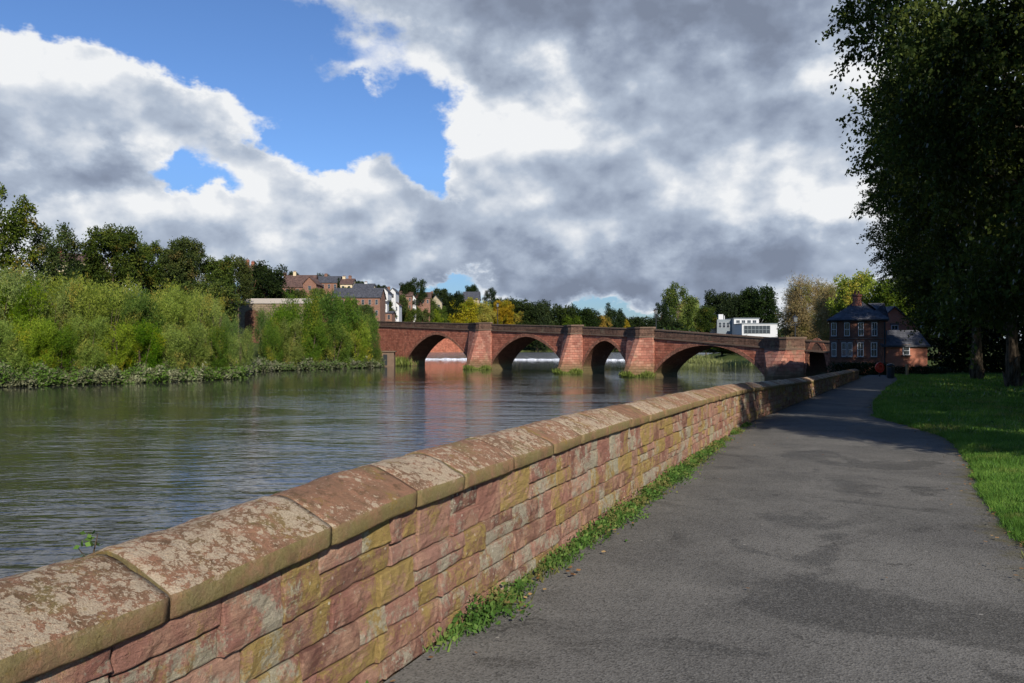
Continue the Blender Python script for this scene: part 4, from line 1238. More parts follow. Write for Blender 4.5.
# the brick annexe beside it
an = empty('brick_annexe', (wx(886.5, 70), 71.0, plane(70) - .2), 'low orange brick annexe with slate lean roof and one white window beside the riverside house', 'house')
aw = wx(934, 71) - wx(889.5, 71)
az_ = wz(346, 71) - an.location.z
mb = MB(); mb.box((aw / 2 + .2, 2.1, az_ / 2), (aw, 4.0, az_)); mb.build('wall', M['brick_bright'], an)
mb = MB(); gable_roof(mb, .2, aw + .2, .1, 4.1, az_, 1.35, .18, 'x'); mb.build('roof', M['slate'], an)
window(an, wx(906.5, 71) - wx(886.5, 70), .1, wz(350.7, 71) - an.location.z, .62, .78, bars=(1, 0))
# its taller neighbour behind, whose gable catches the sun
nb_ = empty('brick_cottage', (wx(892, 79), 79.5, plane(75) - .2), 'orange brick gable of a cottage behind the annexe, half hidden by the big dark trees', 'house')
hb_z = wz(326, 79) - nb_.location.z
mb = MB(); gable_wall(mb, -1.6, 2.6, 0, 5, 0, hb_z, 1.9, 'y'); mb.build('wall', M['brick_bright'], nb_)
mb = MB(); gable_roof(mb, -1.6, 2.6, 0.02, 5, hb_z + .02, 1.9, .2, 'y'); mb.build('roof', M['slate'], nb_)
window(nb_, .5, 0, hb_z - .4, .7, 1.0)

# hedge, railing, lifebuoy stand, bin and post at the end of the path
def hedge(name, label, pts, w, h, mat, n_, cat='hedge', leaf=.11):
    rng = np.random.default_rng(abs(hash(label)) % 1000 if False else len(label))
    pts = np.array(pts, float); seg = np.linalg.norm(np.diff(pts[:, :2], axis=0), axis=1); cum = np.concatenate([[0], np.cumsum(seg)])
    t = rng.random(n_) * cum[-1]
    c = np.column_stack([np.interp(t, cum, pts[:, k]) for k in range(3)])
    a = rng.random(n_) * 2 * math.pi; r = (1 - .45 * rng.random(n_) ** 2) * (1 + .12 * rng.normal(size=n_))
    bump = np.array([1 + .22 * mnoise.noise((v * .8, 1, 2)) for v in t])
    Pz = c + np.column_stack([np.cos(a) * r * w / 2, np.cos(a) * 0 + np.sin(a * 3) * 0 + rng.normal(size=n_) * .1, h / 2 + np.sin(a) * r * h / 2 * bump])
    Pz[:, 1] += rng.uniform(-w / 2, w / 2, n_)
    L = rng.uniform(.7, 1.3, n_) * leaf
    V, Q = leaves(Pz, rng.normal(size=(n_, 3)), rng.normal(size=(n_, 3)) + np.array([0, -.3, .5]), L, L * .6)
    r_ = empty(name, tuple(pts[0]), label, cat)
    V = V - np.array(r_.location)
    link('foliage', mesh_np('foliage', V, Q), M[mat], r_)
hedge('hedge', 'dark clipped hedge across the end of the path in front of the riverside house', [(wx(832, 68), 68, plane(68)), (wx(889, 68), 68, plane(68))], 1.0, 1.02, 'dusk', 9000)
hedge('hedge', 'low dark hedge at the foot of the orange annexe', [(wx(892, 67), 67, plane(67)), (wx(945, 67), 67, plane(67))], .8, .72, 'dusk', 6000)

lb = empty('lifebuoy_stand', (wx(879.5, 62), 62, plane(62)), 'bright red lifebuoy housing on a post at the end of the path', 'lifebuoy stand')
mb = MB(); mb.box((0, 0, .28), (.08, .08, .62)); mb.build('post', M['black'], lb)
mb = MB(); mb.prism([(.30 * math.cos(2 * math.pi * i / 16) * (1.0 if abs(math.sin(2 * math.pi * i / 16)) < .8 else .95), 0) for i in range(3)], 0, .01)
mb = MB()
for i in range(20):
    pass
ring = []
vs = []; fs = []
for i in range(20):
    a = 2 * math.pi * i / 20
    for y in (-.10, .06): vs.append((.34 * math.cos(a), y, .72 + .40 * math.sin(a)))
for i in range(20):
    k, m_ = 2 * i, 2 * ((i + 1) % 20); fs.append((k, m_, m_ + 1, k + 1))
fs += [tuple(2 * i for i in range(20))[::-1], tuple(2 * i + 1 for i in range(20))]
mb = MB(); mb.add(vs, fs); cs = fix_normals(mb.build('housing', M['red'], lb))
pts = [(.2 * math.cos(2 * math.pi * i / 24), -.13, .74 + .2 * math.sin(2 * math.pi * i / 24)) for i in range(25)]
mb = MB(); mb.tube(pts, [.055] * 25, 8, False); mb.build('lifebuoy', simple('faded lifebuoy', lin(196, 70, 44), .5), lb, True)

bn = empty('litter_bin', (wx(890.5, 57), 57, plane(57)), 'black litter bin on the lawn edge beside the end of the path', 'bin')
mb = MB(); mb.tube([(0, 0, 0), (0, 0, .05), (0, 0, .06), (0, 0, .82)], [.2, .2, .26, .28], 14); mb.build('body', M['black'], bn)
mb = MB(); mb.tube([(0, 0, .92), (0, 0, .98), (0, 0, 1.06), (0, 0, 1.1)], [.3, .3, .2, .05], 14)
for sx in (-1, 1): mb.box((sx * .24, 0, .87), (.05, .2, .12))
mb.build('hood', M['black'], bn)
wp = empty('timber_post', (wx(907, 64), 64, plane(64)), 'short pale timber post on the lawn below the white annexe window', 'post')
mb = MB(); mb.box((0, 0, .42), (.17, .17, .95)); mb.build('post', M['wood'], wp)
mb = MB(); mb.box((0, 0, .915), (.2, .2, .05), taper=.6); mb.build('cap', M['wood'], wp)

# the flat roofed white building beyond the bridge
WD = 226.0
wb = empty('white_building', (wx(740, WD), WD, gz(wx(740, WD), WD)), 'flat roofed white modern building with grey cladding standing beyond the bridge', 'building')
bx = lambda px, d=WD: wx(px, d) - wb.location.x
bzz = lambda py, d=WD: wz(py, d) - wb.location.z
def bbox(mb, px0, px1, pyt, y0, y1, zb=0.0):
    d = WD + y0; a, b = bx(px0, d), bx(px1, d); mb.box(((a + b) / 2, (y0 + y1) / 2, (zb + bzz(pyt, d)) / 2), (b - a, y1 - y0, bzz(pyt, d) - zb))
mb = MB(); bbox(mb, 734, 759, 318.6, 0, 15); mb.build('wall', M['white'], wb)
mb = MB(); bbox(mb, 717, 733.8, 319.4, 2, 11); mb.build('wing', M['grey_clad'], wb)
mb = MB(); bbox(mb, 742, 777.5, 324.0, -9, -1); mb.build('front_wing', M['white'], wb)
d = WD - 9
mb = MB(); a, b = bx(744, d), bx(770, d); zt, z_b = bzz(325.6, d), bzz(333.5, d); mb.box(((a + b) / 2, -9.02, (zt + z_b) / 2), (b - a, .08, zt - z_b)); gl_ = mb.build('window', M['glass'], wb)
mb = MB()
for i in range(8): mb.box((a + (b - a) * i / 7, -9.06, (zt + z_b) / 2), (.12, .1, zt - z_b))
mb.box(((a + b) / 2, -9.05, (zt + z_b) / 2), (b - a, .09, .1)); mb.build('frame', M['grey_clad'], gl_)
for px in (738, 743.5, 749, 754.5): window(wb, (bx(px)), 0, bzz(321.6), 1.1, .9, bars=(0, 1), sill=False)
for px in (720, 724, 728): window(wb, bx(px, WD + 2), 2, bzz(325, WD + 2), .9, 1.6, bars=(1, 0), sill=False)
mb = MB(); a2, b2 = bx(733.8), bx(759.2); mb.box(((a2 + b2) / 2, 7.5, bzz(318.6) + .1), (b2 - a2 + .3, 15.4, .22)); mb.build('roof_edge', M['grey_clad'], wb)
mb = MB(); a2, b2 = bx(741.8, WD - 9), bx(777.7, WD - 9); mb.box(((a2 + b2) / 2, -5, bzz(324, WD - 9) + .1), (b2 - a2 + .2, 8.3, .22)); mb.build('roof_edge', M['grey_clad'], wb)
mb = MB(); mb.tube([(bx(729), 5, bzz(319)), (bx(729), 5, bzz(315))], [.15, .12], 6); mb.box((bx(725), 5, bzz(319.4) + .8), (1.4, 1.2, 1.7)); mb.build('roof_vent', M['white'], wb)

# houses of the town on the far hillside
def dry(px, d):
    """move back along the line of sight until the spot stands on dry land"""
    while True:
        p = np.array([[wx(px, d), d]])
        if not inside(p, POLY)[0] and min(seg_dist(p, LEFT_BANK)[0], seg_dist(p, RIGHT_BANK)[0]) > 4: return d
        d += 4
def town_house(label, px0, px1, eave_y, ridge_y, base_y, d, wall, roof, axis='x', depth=8.0, chim=(), wins=0, rows=1, cat='house', name='town_house', wall_h=None):
    d = dry((px0 + px1) / 2, d)
    a, b = wx(px0, d), wx(px1, d); xm = (a + b) / 2
    zb = min(gz(xm, d + depth / 2), gz(a, d), gz(b, d), wz(base_y, d)) - .3
    r = empty(name, (xm, d, zb), label, cat)
    z = wz(eave_y, d) - zb; h = max(.6, (HY - ridge_y) / F * (d + depth / 2) + EYE - zb - z) if axis == 'x' else max(.6, wz(ridge_y, d) - zb - z)
    mb = MB(); gable_wall(mb, a - xm, b - xm, 0, depth, 0, z, h - .05, axis); mb.build('wall', M[wall], r)
    mb = MB(); gable_roof(mb, a - xm, b - xm, 0.01, depth, z + .03, h, .3, axis); rf = mb.build('roof', M[roof], r)
    for (px, py, m_) in chim:
        zc = wz(py, d + depth / 2) - zb; chimney(r, rf, wx(px, d + depth / 2) - xm, depth / 2, z + .2, zc, .95, .7, m_, 3)
    if wins:
        for row in range(rows):
            zz = z - 1.3 - row * 2.9
            for i in range(wins):
                window(r, (a - xm) + (b - a) * (i + .5) / wins, 0, zz, min(1.0, (b - a) / wins * .4), 1.4, bars=(1, 0), sill=False, frame=M['stone_trim'])
    return r
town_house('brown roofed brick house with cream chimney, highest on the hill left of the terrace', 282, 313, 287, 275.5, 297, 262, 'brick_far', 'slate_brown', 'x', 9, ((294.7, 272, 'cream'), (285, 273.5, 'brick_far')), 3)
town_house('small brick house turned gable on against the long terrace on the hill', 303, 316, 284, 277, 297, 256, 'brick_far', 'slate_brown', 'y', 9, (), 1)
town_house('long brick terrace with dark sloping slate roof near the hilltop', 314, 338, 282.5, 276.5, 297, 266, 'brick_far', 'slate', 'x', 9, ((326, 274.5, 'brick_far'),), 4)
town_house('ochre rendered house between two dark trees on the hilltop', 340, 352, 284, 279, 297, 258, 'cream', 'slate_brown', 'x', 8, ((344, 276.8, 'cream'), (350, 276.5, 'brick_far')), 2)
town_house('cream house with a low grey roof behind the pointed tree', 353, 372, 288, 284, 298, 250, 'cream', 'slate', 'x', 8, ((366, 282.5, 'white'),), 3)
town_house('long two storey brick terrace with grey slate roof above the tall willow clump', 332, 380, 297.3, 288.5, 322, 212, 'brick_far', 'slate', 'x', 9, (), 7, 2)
town_house('white gabled house left of the brick chimney stack', 381.3, 387.8, 292, 288, 310, 224, 'white', 'slate', 'y', 8, (), 1)
town_house('white gabled house right of the brick chimney stack', 389.6, 395.6, 292, 288, 310, 224.5, 'white', 'slate', 'y', 8, ((388.7, 287.5, 'brick_far'),), 1)
town_house('low white cube shaped house with a dark balcony at the bridge end', 378.5, 387, 303, 301.5, 318, 203, 'white', 'slate', 'x', 6, (), 2, 2)
town_house('white rendered house half hidden by the small tree at the bridge end', 388, 399, 305, 300, 320, 206, 'white', 'slate_brown', 'y', 7, (), 2, 2)
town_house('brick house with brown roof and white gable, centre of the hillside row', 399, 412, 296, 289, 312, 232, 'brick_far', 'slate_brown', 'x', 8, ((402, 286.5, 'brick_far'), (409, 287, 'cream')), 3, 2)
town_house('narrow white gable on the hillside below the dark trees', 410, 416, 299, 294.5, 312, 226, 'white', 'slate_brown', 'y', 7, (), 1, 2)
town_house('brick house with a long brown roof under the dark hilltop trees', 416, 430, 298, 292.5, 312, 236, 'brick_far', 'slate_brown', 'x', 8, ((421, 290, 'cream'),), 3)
town_house('pale grey gabled house left of the yellow trees', 429.5, 442, 303, 295.5, 318, 228, 'pale_stone', 'slate', 'y', 9, ((432, 292, 'brick_far'),), 2, 2)
town_house('dark slate roofed hall behind the yellow trees', 463, 479, 299, 292, 312, 330, 'pale_stone', 'slate', 'x', 12, ())
town_house('cream house with brown roof peeping between the two leftmost trees', 54, 88, 262, 254, 290, 190, 'cream', 'slate_brown', 'x', 9, ((60, 249, 'brick_bright'),), 3)
town_house('tall red brick chimneyed house among the trees left of the hill', 243, 258, 272, 266, 298, 240, 'brick_bright', 'slate_brown', 'x', 9, ((247.5, 260.5, 'brick_bright'), (253, 262, 'brick_bright')), 2)
# brick quay buildings by the bridge end
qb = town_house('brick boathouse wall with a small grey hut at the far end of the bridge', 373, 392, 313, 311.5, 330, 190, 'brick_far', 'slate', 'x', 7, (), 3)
hut = empty('grey_hut', (wx(388, 158), 158, max(WATER, gz(wx(388, 158), 158))), 'small flat roofed grey hut at the waterline by the far bridge end', 'hut')
hz_ = wz(352, 158) - hut.location.z
mb = MB(); mb.box((0, 1, hz_ / 2), (2.4, 2, hz_)); mb.build('wall', M['cap'], hut)
mb = MB(); mb.box((0, 1, hz_ + .12), (3.0, 2.5, .22)); mb.build('roof', M['cap'], hut)
mb = MB(); mb.box((-.55, -.02, hz_ * .45), (.8, .08, hz_ * .75)); mb.build('dark_opening', M['black'], hut)  # flat black panel, the shade of the hut's opening put into its colour

# pale retaining wall half seen above the willows
rw = empty('stone_viaduct_wall', (wx(266, 172), 172, gz(wx(266, 172), 172)), 'long pale stone wall with a ledge and a low arch seen in the gap above the willows', 'wall')
t_ = wz(298.5, 172) - rw.location.z; xl, xr = wx(190, 172) - rw.location.x, wx(312, 172) - rw.location.x
mb = MB(); mb.box(((xl + xr) / 2, .5, (t_ - 1.2) / 2), (xr - xl, 1.0, t_ - 1.2)); mb.build('wall', M['old_wall'], rw)
mb = MB(); mb.box(((xl + xr) / 2, .45, t_ - .55), (xr - xl, 1.2, 1.1)); mb.build('parapet', M['stone_trim'], rw)
ax_ = wx(252, 172) - rw.location.x
mb = MB(); mb.prism([(0, 0)] * 3, 0, 0)
vs = [(ax_ + 1.6 * math.cos(math.pi * i / 12), -.03, t_ - 3.6 + 1.2 * math.sin(math.pi * i / 12)) for i in range(13)] + [(ax_ - 1.6, -.03, 0), (ax_ + 1.6, -.03, 0)]
vs += [(a, .02, c) for a, b, c in vs]
mb = MB(); k = 15; mb.add(vs, [tuple(range(k))] + [(i, (i + 1) % k, k + (i + 1) % k, k + i) for i in range(k)]); mb.build('arch_opening', M['soffit'], rw)
# red sandstone quay wall upstream, seen under the left arch
qw = empty('quay_wall', (-38.0, 290.0, WATER), 'red sandstone quay wall beyond the weir seen through the leftmost arch', 'wall', rz=math.atan2(14.0, 16.0))
mb = MB(); mb.box((10, .8, 3.4), (34, 1.0, 7.4)); mb.build('wall', M['spandrel'], qw)
mb = MB(); mb.box((10, .75, 7.25), (34.2, 1.3, .3)); mb.build('coping', M['cap'], qw)

# ------------------------------------------------------------------ trees beyond the river
def T(name, label, kind, var, mat, px, top, wpx, d, cat='tree', dz=0.0):
    if mat == 'dusk' and 440 < px < 680 and top > 294: wpx *= 1.5
    d = dry(px, d)
    x = wx(px, d); return tree(name, label, kind, var, mat, px, top, wpx, d, gz(x, d) - .1 + dz, cat)
T('oak_tree', 'tall dark loose-crowned tree at the left edge of the view behind the willow belt', 'loose', 0, 'oak', -4, 184, 78, 128)
T('oak_tree', 'rounded dark tree second from the left above the willow belt, with a roof beside it', 'loose', 1, 'oak', 53, 222, 58, 135)
T('oak_tree', 'full crowned broad tree, tallest of those in the middle of the left bank row', 'broad', 0, 'oak', 113, 222, 60, 140)
T('oak_tree', 'narrower tree joined to the right side of the tallest tree in the left bank row', 'broad', 1, 'oak', 149, 240, 40, 150)
T('oak_tree', 'dome shaped tree right of centre in the left bank row, standing apart', 'broad', 2, 'oak', 183, 235, 48, 145)
T('oak_tree', 'brownish green tree just left of the tall brick chimneys', 'broad', 0, 'oak', 217, 255, 40, 150)
T('oak_tree', 'slim olive tree directly in front of the tall brick chimneys', 'tall', 1, 'oak', 238, 255, 30, 160)
T('dark_tree', 'wide dark tree right of the tall brick chimneys above the pale stone wall', 'broad', 1, 'dusk', 266, 261, 52, 185)
T('dark_tree', 'low spreading tree filling the gap beneath the left bank row, near the wall', 'broad', 2, 'oak', 205, 278, 70, 138)
T('dark_tree', 'low dark scrub tree below the two leftmost tall trees', 'broad', 1, 'dusk', 84, 258, 70, 150)
T('dark_tree', 'low dark scrub tree between the middle trees of the left bank row', 'broad', 2, 'dusk', 165, 268, 60, 160)
# hilltop trees among the houses
T('dark_tree', 'small round dark tree beside the cream chimney on the brown roof', 'broad', 0, 'dusk', 293, 271, 14, 290)
T('dark_tree', 'flat topped dark tree standing behind the roof of the long hill terrace', 'broad', 1, 'dusk', 323, 273, 22, 290)
T('conifer', 'thin pointed dark conifer left of the ochre house', 'conifer', 0, 'dusk', 338.5, 278, 8, 250)
T('dark_tree', 'small dark tree with a dome crown right of the ochre house', 'broad', 2, 'dusk', 360, 280, 14, 262)
T('dark_tree', 'row of dark foliage tree above the cream house roof', 'broad', 0, 'dusk', 381, 284, 14, 270)
T('green_tree', 'small rounded tree in front of the white rendered house at the bridge end', 'broad', 1, 'oak', 400, 293, 18, 196)
T('green_tree', 'green and orange tree in front of the brick houses above the left parapet', 'broad', 2, 'green', 427, 297, 26, 200)
T('green_tree', 'low green bush-like tree by the pale gabled house', 'broad', 0, 'green', 440, 305, 16, 205)
T('dark_tree', 'dark twin topped hilltop tree above the brown roofs', 'loose', 0, 'dusk', 418, 277, 22, 300)
T('dark_tree', 'spreading dark hilltop tree right of the twin topped one', 'broad', 1, 'dusk', 407, 281, 20, 300)
T('dark_tree', 'smaller dark hilltop tree on the slope above the pale gabled house', 'broad', 2, 'dusk', 440, 287, 20, 300)
T('dark_tree', 'dark dense tree left of the steep roofed hall', 'broad', 0, 'dusk', 455, 291, 26, 310)
T('dark_tree', 'tall dark tree rising right above the steep roofed hall', 'broad', 1, 'dusk', 472, 284, 18, 350)
T('dark_tree', 'crooked dark tree with two heads right of the steep roofed hall', 'loose', 1, 'dusk', 490, 287, 16, 340)
T('dark_tree', 'dark tree behind the amber trees on the ridge', 'broad', 2, 'dusk', 504, 296, 24, 340)
T('green_tree', 'small olive tree on the slope in front of the brown roofed brick house', 'broad', 1, 'oak', 297, 288, 26, 236)
T('green_tree', 'dark green tree standing before the left end of the long hill terrace', 'broad', 2, 'green', 318, 287, 20, 232)
T('green_tree', 'small brownish tree before the middle of the grey slate terrace', 'loose', 0, 'oak', 352, 297, 16, 205)
T('green_tree', 'round olive tree between the grey slate terrace and the white cube house', 'broad', 0, 'oak', 374, 300, 18, 200)
T('green_tree', 'little green tree on the hill in front of the ochre house', 'broad', 2, 'oak', 346, 286, 14, 248)
T('green_tree', 'green tree in front of the narrow white gable', 'broad', 1, 'green', 413, 302, 16, 204)
T('green_tree', 'bushy green tree hiding the foot of the white houses at the bridge end', 'broad', 2, 'green', 387, 307, 22, 190)
T('green_tree', 'olive tree behind the left parapet below the brown roofed houses', 'broad', 0, 'oak', 405, 305, 24, 200)
T('green_tree', 'low dark green tree behind the left parapet, before the long brown roof', 'broad', 1, 'oak', 421, 308, 24, 200)
T('green_tree', 'low yellowish green tree behind the left parapet, before the pale gable', 'broad', 2, 'willow', 436, 308, 22, 200)
T('green_tree', 'small dark tree directly below the two white gables', 'broad', 0, 'oak', 385, 299, 18, 196)
T('green_tree', 'bushy tree before the left half of the grey slate terrace', 'broad', 1, 'oak', 341, 299, 26, 196)
T('green_tree', 'bushy tree before the right end of the grey slate terrace wall', 'broad', 2, 'green', 366, 303, 24, 194)
# yellow trees behind the bridge
T('yellow_tree', 'bright yellow green tree left of the lamp post behind the bridge', 'broad', 0, 'yellow', 463, 297, 38, 215)
T('yellow_tree', 'golden tree just left of the lamp post, next to the brightest yellow one', 'broad', 1, 'yellow', 483, 301, 28, 222)
T('yellow_tree', 'amber topped tree right of the lamp post behind the bridge', 'broad', 2, 'amber', 503, 299, 26, 218)
T('yellow_tree', 'low yellow tree sinking towards the parapet right of the amber one', 'broad', 0, 'yellow', 517, 311, 18, 225)
T('green_tree', 'dull olive tree above the second arch from the left', 'broad', 1, 'oak', 541, 308, 26, 240)
T('dark_tree', 'broad dark tree with a round head behind the olive tree', 'broad', 2, 'dusk', 520, 297, 28, 320)
T('dark_tree', 'darkest domed tree in the far wood above the second arch', 'broad', 0, 'dusk', 537, 299, 28, 330)
T('dark_tree', 'far dark tree above the third pier, rounded', 'broad', 1, 'dusk', 563, 303, 30, 350)
T('dark_tree', 'far dark tree with a sloping crown above the narrow arch', 'broad', 2, 'dusk', 583, 306, 28, 350)
T('green_tree', 'olive tree low above the parapet left of the narrow arch', 'broad', 0, 'green', 572, 314, 26, 255)
T('yellow_tree', 'yellow tree above the narrow arch, in front of the pointed dark tree', 'broad', 2, 'amber', 600, 314, 26, 250)
T('yellow_tree', 'small yellow tree right of the pointed dark tree', 'broad', 1, 'yellow', 622, 317, 18, 250)
T('conifer', 'dark pointed conifer standing above the narrow arch', 'conifer', 1, 'dusk', 608, 304, 12, 300)
T('dark_tree', 'dark sloping tree attached to the pointed conifer', 'broad', 1, 'dusk', 615, 308, 16, 310)
T('dark_tree', 'low distant dark tree left of the lamp post above the wide arch', 'broad', 2, 'dusk', 640, 315, 30, 360)
T('dark_tree', 'low distant dark tree right of the lamp post above the wide arch', 'broad', 0, 'dusk', 664, 317, 26, 360)
T('dark_tree', 'low far tree between the pointed conifer and the lamp post', 'broad', 1, 'dusk', 630, 317, 26, 380)
T('willow_tree', 'tall airy grey green tree behind the bridge, tallest left of the white building', 'loose', 1, 'green', 678, 282, 40, 225)
T('willow_tree', 'yellow green side tree leaning right of the tall airy tree', 'broad', 1, 'willow', 689, 297, 30, 215)
T('willow_tree', 'pale weeping willow low against the parapet left of the white building', 'broad', 2, 'willow', 684, 318, 26, 190)
T('dark_tree', 'low dark green tree in front of the tall airy tree by the parapet', 'broad', 0, 'oak', 668, 318, 26, 200)
T('dark_tree', 'small dark tree sticking out left of the tall airy tree', 'loose', 0, 'dusk', 661, 302, 12, 228)
T('dark_tree', 'big round dark tree directly behind the white building', 'broad', 0, 'dusk', 722, 289, 46, 262)
T('dark_tree', 'rounded dark green tree behind the right end of the white building', 'broad', 2, 'dusk', 760, 284, 44, 258)
T('dark_tree', 'dark tree between the two round ones behind the white building', 'broad', 1, 'dusk', 742, 290, 34, 268)
T('dark_tree', 'dark low tree between the pale willow and the white building', 'broad', 1, 'oak', 706, 305, 24, 210)
T('bare_tree', 'beige dry twiggy tree left of the riverside house, widest of the pair', 'wispy', 0, 'beige', 806, 274, 56, 128)
T('bare_tree', 'beige dry twiggy tree touching the house chimney', 'wispy', 1, 'beige', 835, 282, 46, 120)
T('green_tree', 'yellow green tree behind the house chimney', 'broad', 1, 'willow', 858, 270, 56, 125)
T('green_tree', 'green tree behind the brick cottage, mostly hidden by the dark limes', 'broad', 2, 'green', 893, 276, 50, 118)
T('dark_tree', 'dark tree in the far right behind the lime row', 'broad', 0, 'dusk', 940, 280, 80, 118)
T('green_tree', 'low bush-like green tree at the bridge foot behind pier and house', 'broad', 0, 'green', 800, 322, 36, 135)
T('green_tree', 'wide bush on the upstream bank hiding the foot of the white building', 'broad', 2, 'green', 722, 336, 40, 196)
T('green_tree', 'dark bushy tree on the upstream bank below the white building, seen through the wide arch', 'broad', 1, 'oak', 740, 335, 40, 190)
T('green_tree', 'second low bushy tree on the upstream bank, right side of the wide arch', 'broad', 2, 'dusk', 764, 337, 36, 180)
T('green_tree', 'low bush on the reedy upstream point seen in the middle of the wide arch', 'broad', 0, 'green', 704, 343, 24, 200)
# a far wood that closes the view beneath the named trees
n_ = 34000
rw_ = np.random.default_rng(21)
px = rw_.uniform(-60, 1000, n_); d = rw_.uniform(330, 560, n_)
x = (px - CX) / F * d
g = ground(np.column_stack([x, d]))
hh = np.array([9 + 5 * mnoise.noise((a * .018, b * .018, 0)) + 3 * mnoise.noise((a * .06, b * .06, 3)) for a, b in zip(x, d)]).clip(2, 16)
Pz = np.column_stack([x, d, np.maximum(g, .5) + hh * rw_.random(n_) ** .6])
V, Q = leaves(Pz, rw_.normal(size=(n_, 3)), rw_.normal(size=(n_, 3)) + np.array([0, -.3, .5]), rw_.uniform(1.5, 3, n_), rw_.uniform(1, 2, n_))
tag(link('far_woods', mesh_np('far_woods', V, Q), M['dusk']), kind='stuff')

# ------------------------------------------------------------------ willow thickets on the far bank
def willow_proto(var):
    rng = np.random.default_rng(400 + var)
    H = 10.0; lo = []
    for i in range(34):
        a = rng.uniform(0, 6.28); q = rng.random() ** .5 * 3.0; t = rng.random()
        r = rng.uniform(.55, 1.0)
        lo.append((q * math.cos(a), q * math.sin(a), .5 + t * (8.4 - q * .5), r, r, r * 2.0))
    V1, Q1 = None, None
    lob = np.array(lo)
    n_s, per = 1900, 11
    k = rng.choice(len(lob), n_s); dd_ = unit(rng.normal(size=(n_s, 3)))
    S_ = lob[k, :3] + dd_ * lob[k, 3:6] * (1 - .5 * rng.random(n_s) ** 1.5)[:, None]
    rod = unit(np.column_stack([dd_[:, :2] * .55 + rng.normal(size=(n_s, 2)) * .25, np.full(n_s, 1.0)]))
    P = np.repeat(S_, per, 0); tt = rng.uniform(-.6, .9, n_s * per)
    RD = np.repeat(rod, per, 0)
    P = P + RD * tt[:, None] + rng.normal(size=P.shape) * .07
    ax = unit(RD * .7 + rng.normal(size=P.shape) * .6)
    nm = unit(rng.normal(size=P.shape) + np.repeat(dd_, per, 0) * .5 + np.array([0, 0, .3]))
    s = rng.uniform(.7, 1.3, len(P))
    V, Q = leaves(P, ax, nm, .34 * s, .075 * s)
    mb = MB()
    for i in range(9):
        a = rng.uniform(0, 6.28); mb.tube([(0.2 * math.cos(a), .2 * math.sin(a), -.2), (1.0 * math.cos(a), 1.0 * math.sin(a), 3.0), (1.9 * math.cos(a), 1.9 * math.sin(a), 6.8)], [.11, .07, .02], 5, False)
    me = bpy.data.meshes.new('stem'); me.from_pydata(mb.v, [], mb.f); me.materials.append(M['bark'])
    return mesh_np('foliage', V, Q), me
WP_ = [willow_proto(i) for i in range(4)]
WM = {}
def willow(px, d, top, wpx, mat, label, group, i, back=0.0):
    fo, st = WP_[i % 4]
    if (i % 4, mat) not in WM:
        m_ = fo.copy(); m_.materials.clear(); m_.materials.append(M[mat]); WM[(i % 4, mat)] = m_
    d2 = d + back; x = wx(px, d2); z = max(gz(x, d2), WATER - .1) - .15
    r = empty('willow_bush', (x, d2, z), label, 'willow bush', group, i * 1.9)
    sx = wpx / F * d2 * .5 / 3.9
    r.scale = (sx, sx, (wz(top, d2) - z) / 9.3)
    link('foliage', WM[(i % 4, mat)], None, r); link('stem', st, None, r)
def bank_d(px):
    """distance of the far bank's waterline in the direction of px"""
    r = (px - CX) / F
    best = 1e9
    for (a, b) in zip(LEFT_BANK[:-1], LEFT_BANK[1:]):
        den = (b[0] - a[0]) - r * (b[1] - a[1])
        if abs(den) < 1e-9: continue
        t = (r * a[1] - a[0]) / den
        if 0 <= t <= 1:
            y = a[1] + t * (b[1] - a[1])
            if 40 < y < best: best = y
    return best
g1 = 'willow bushes in the long left thicket'
L1 = 'pale green willow bush merging with its neighbours in the long thicket on the left bank'
i = 0
for px, top, w in ((-38, 276, 70), (-8, 268, 66), (24, 274, 60), (52, 280, 56), (80, 276, 60), (108, 284, 56), (136, 282, 56), (164, 288, 52), (190, 286, 50), (212, 294, 40), (228, 308, 26)):
    willow(px, bank_d(px), top + 4, w, 'willow_dark' if i % 4 == 2 else 'willow', L1, g1, i, 7.0); i += 1
for px, top, w in ((-52, 316, 56), (-22, 308, 50), (6, 320, 50), (34, 314, 48), (62, 322, 48), (88, 316, 48), (116, 324, 46), (142, 318, 46), (168, 326, 44), (192, 322, 42), (212, 326, 36), (229, 332, 26)):
    willow(px, bank_d(px), top, w, 'willow_dark' if i % 3 == 0 else 'willow', L1, g1, i, 3.2); i += 1
for px, top, w in ((-60, 262, 80), (14, 264, 70), (66, 272, 66), (120, 274, 66), (172, 282, 56), (206, 290, 40)):
    willow(px, bank_d(px) + 9, top + 3, w, 'willow', L1, g1, i, 9.0); i += 1
g2 = 'willow bushes in the clump next to the bridge'
L2 = 'darker green willow bush in the separate tall clump beside the left end of the bridge'
for px, top, w in ((268, 308, 28), (282, 300, 40), (302, 293, 46), (324, 289, 48), (346, 294, 44), (364, 308, 30)):
    willow(px, bank_d(px), top + 2, w, 'willow_dark', L2, g2, i, 6.0); i += 1
for px, top, w in ((272, 322, 26), (288, 318, 34), (310, 320, 40), (334, 318, 40), (356, 324, 34), (371, 332, 22)):
    willow(px, bank_d(px), top, w, 'willow_dark' if i % 3 else 'willow', L2, g2, i, 3.0); i += 1
willow(243, bank_d(243), 328, 22, 'willow', 'low yellowish willow in the gap below the pale stone wall, between thicket and clump', None, 1, 14.0)
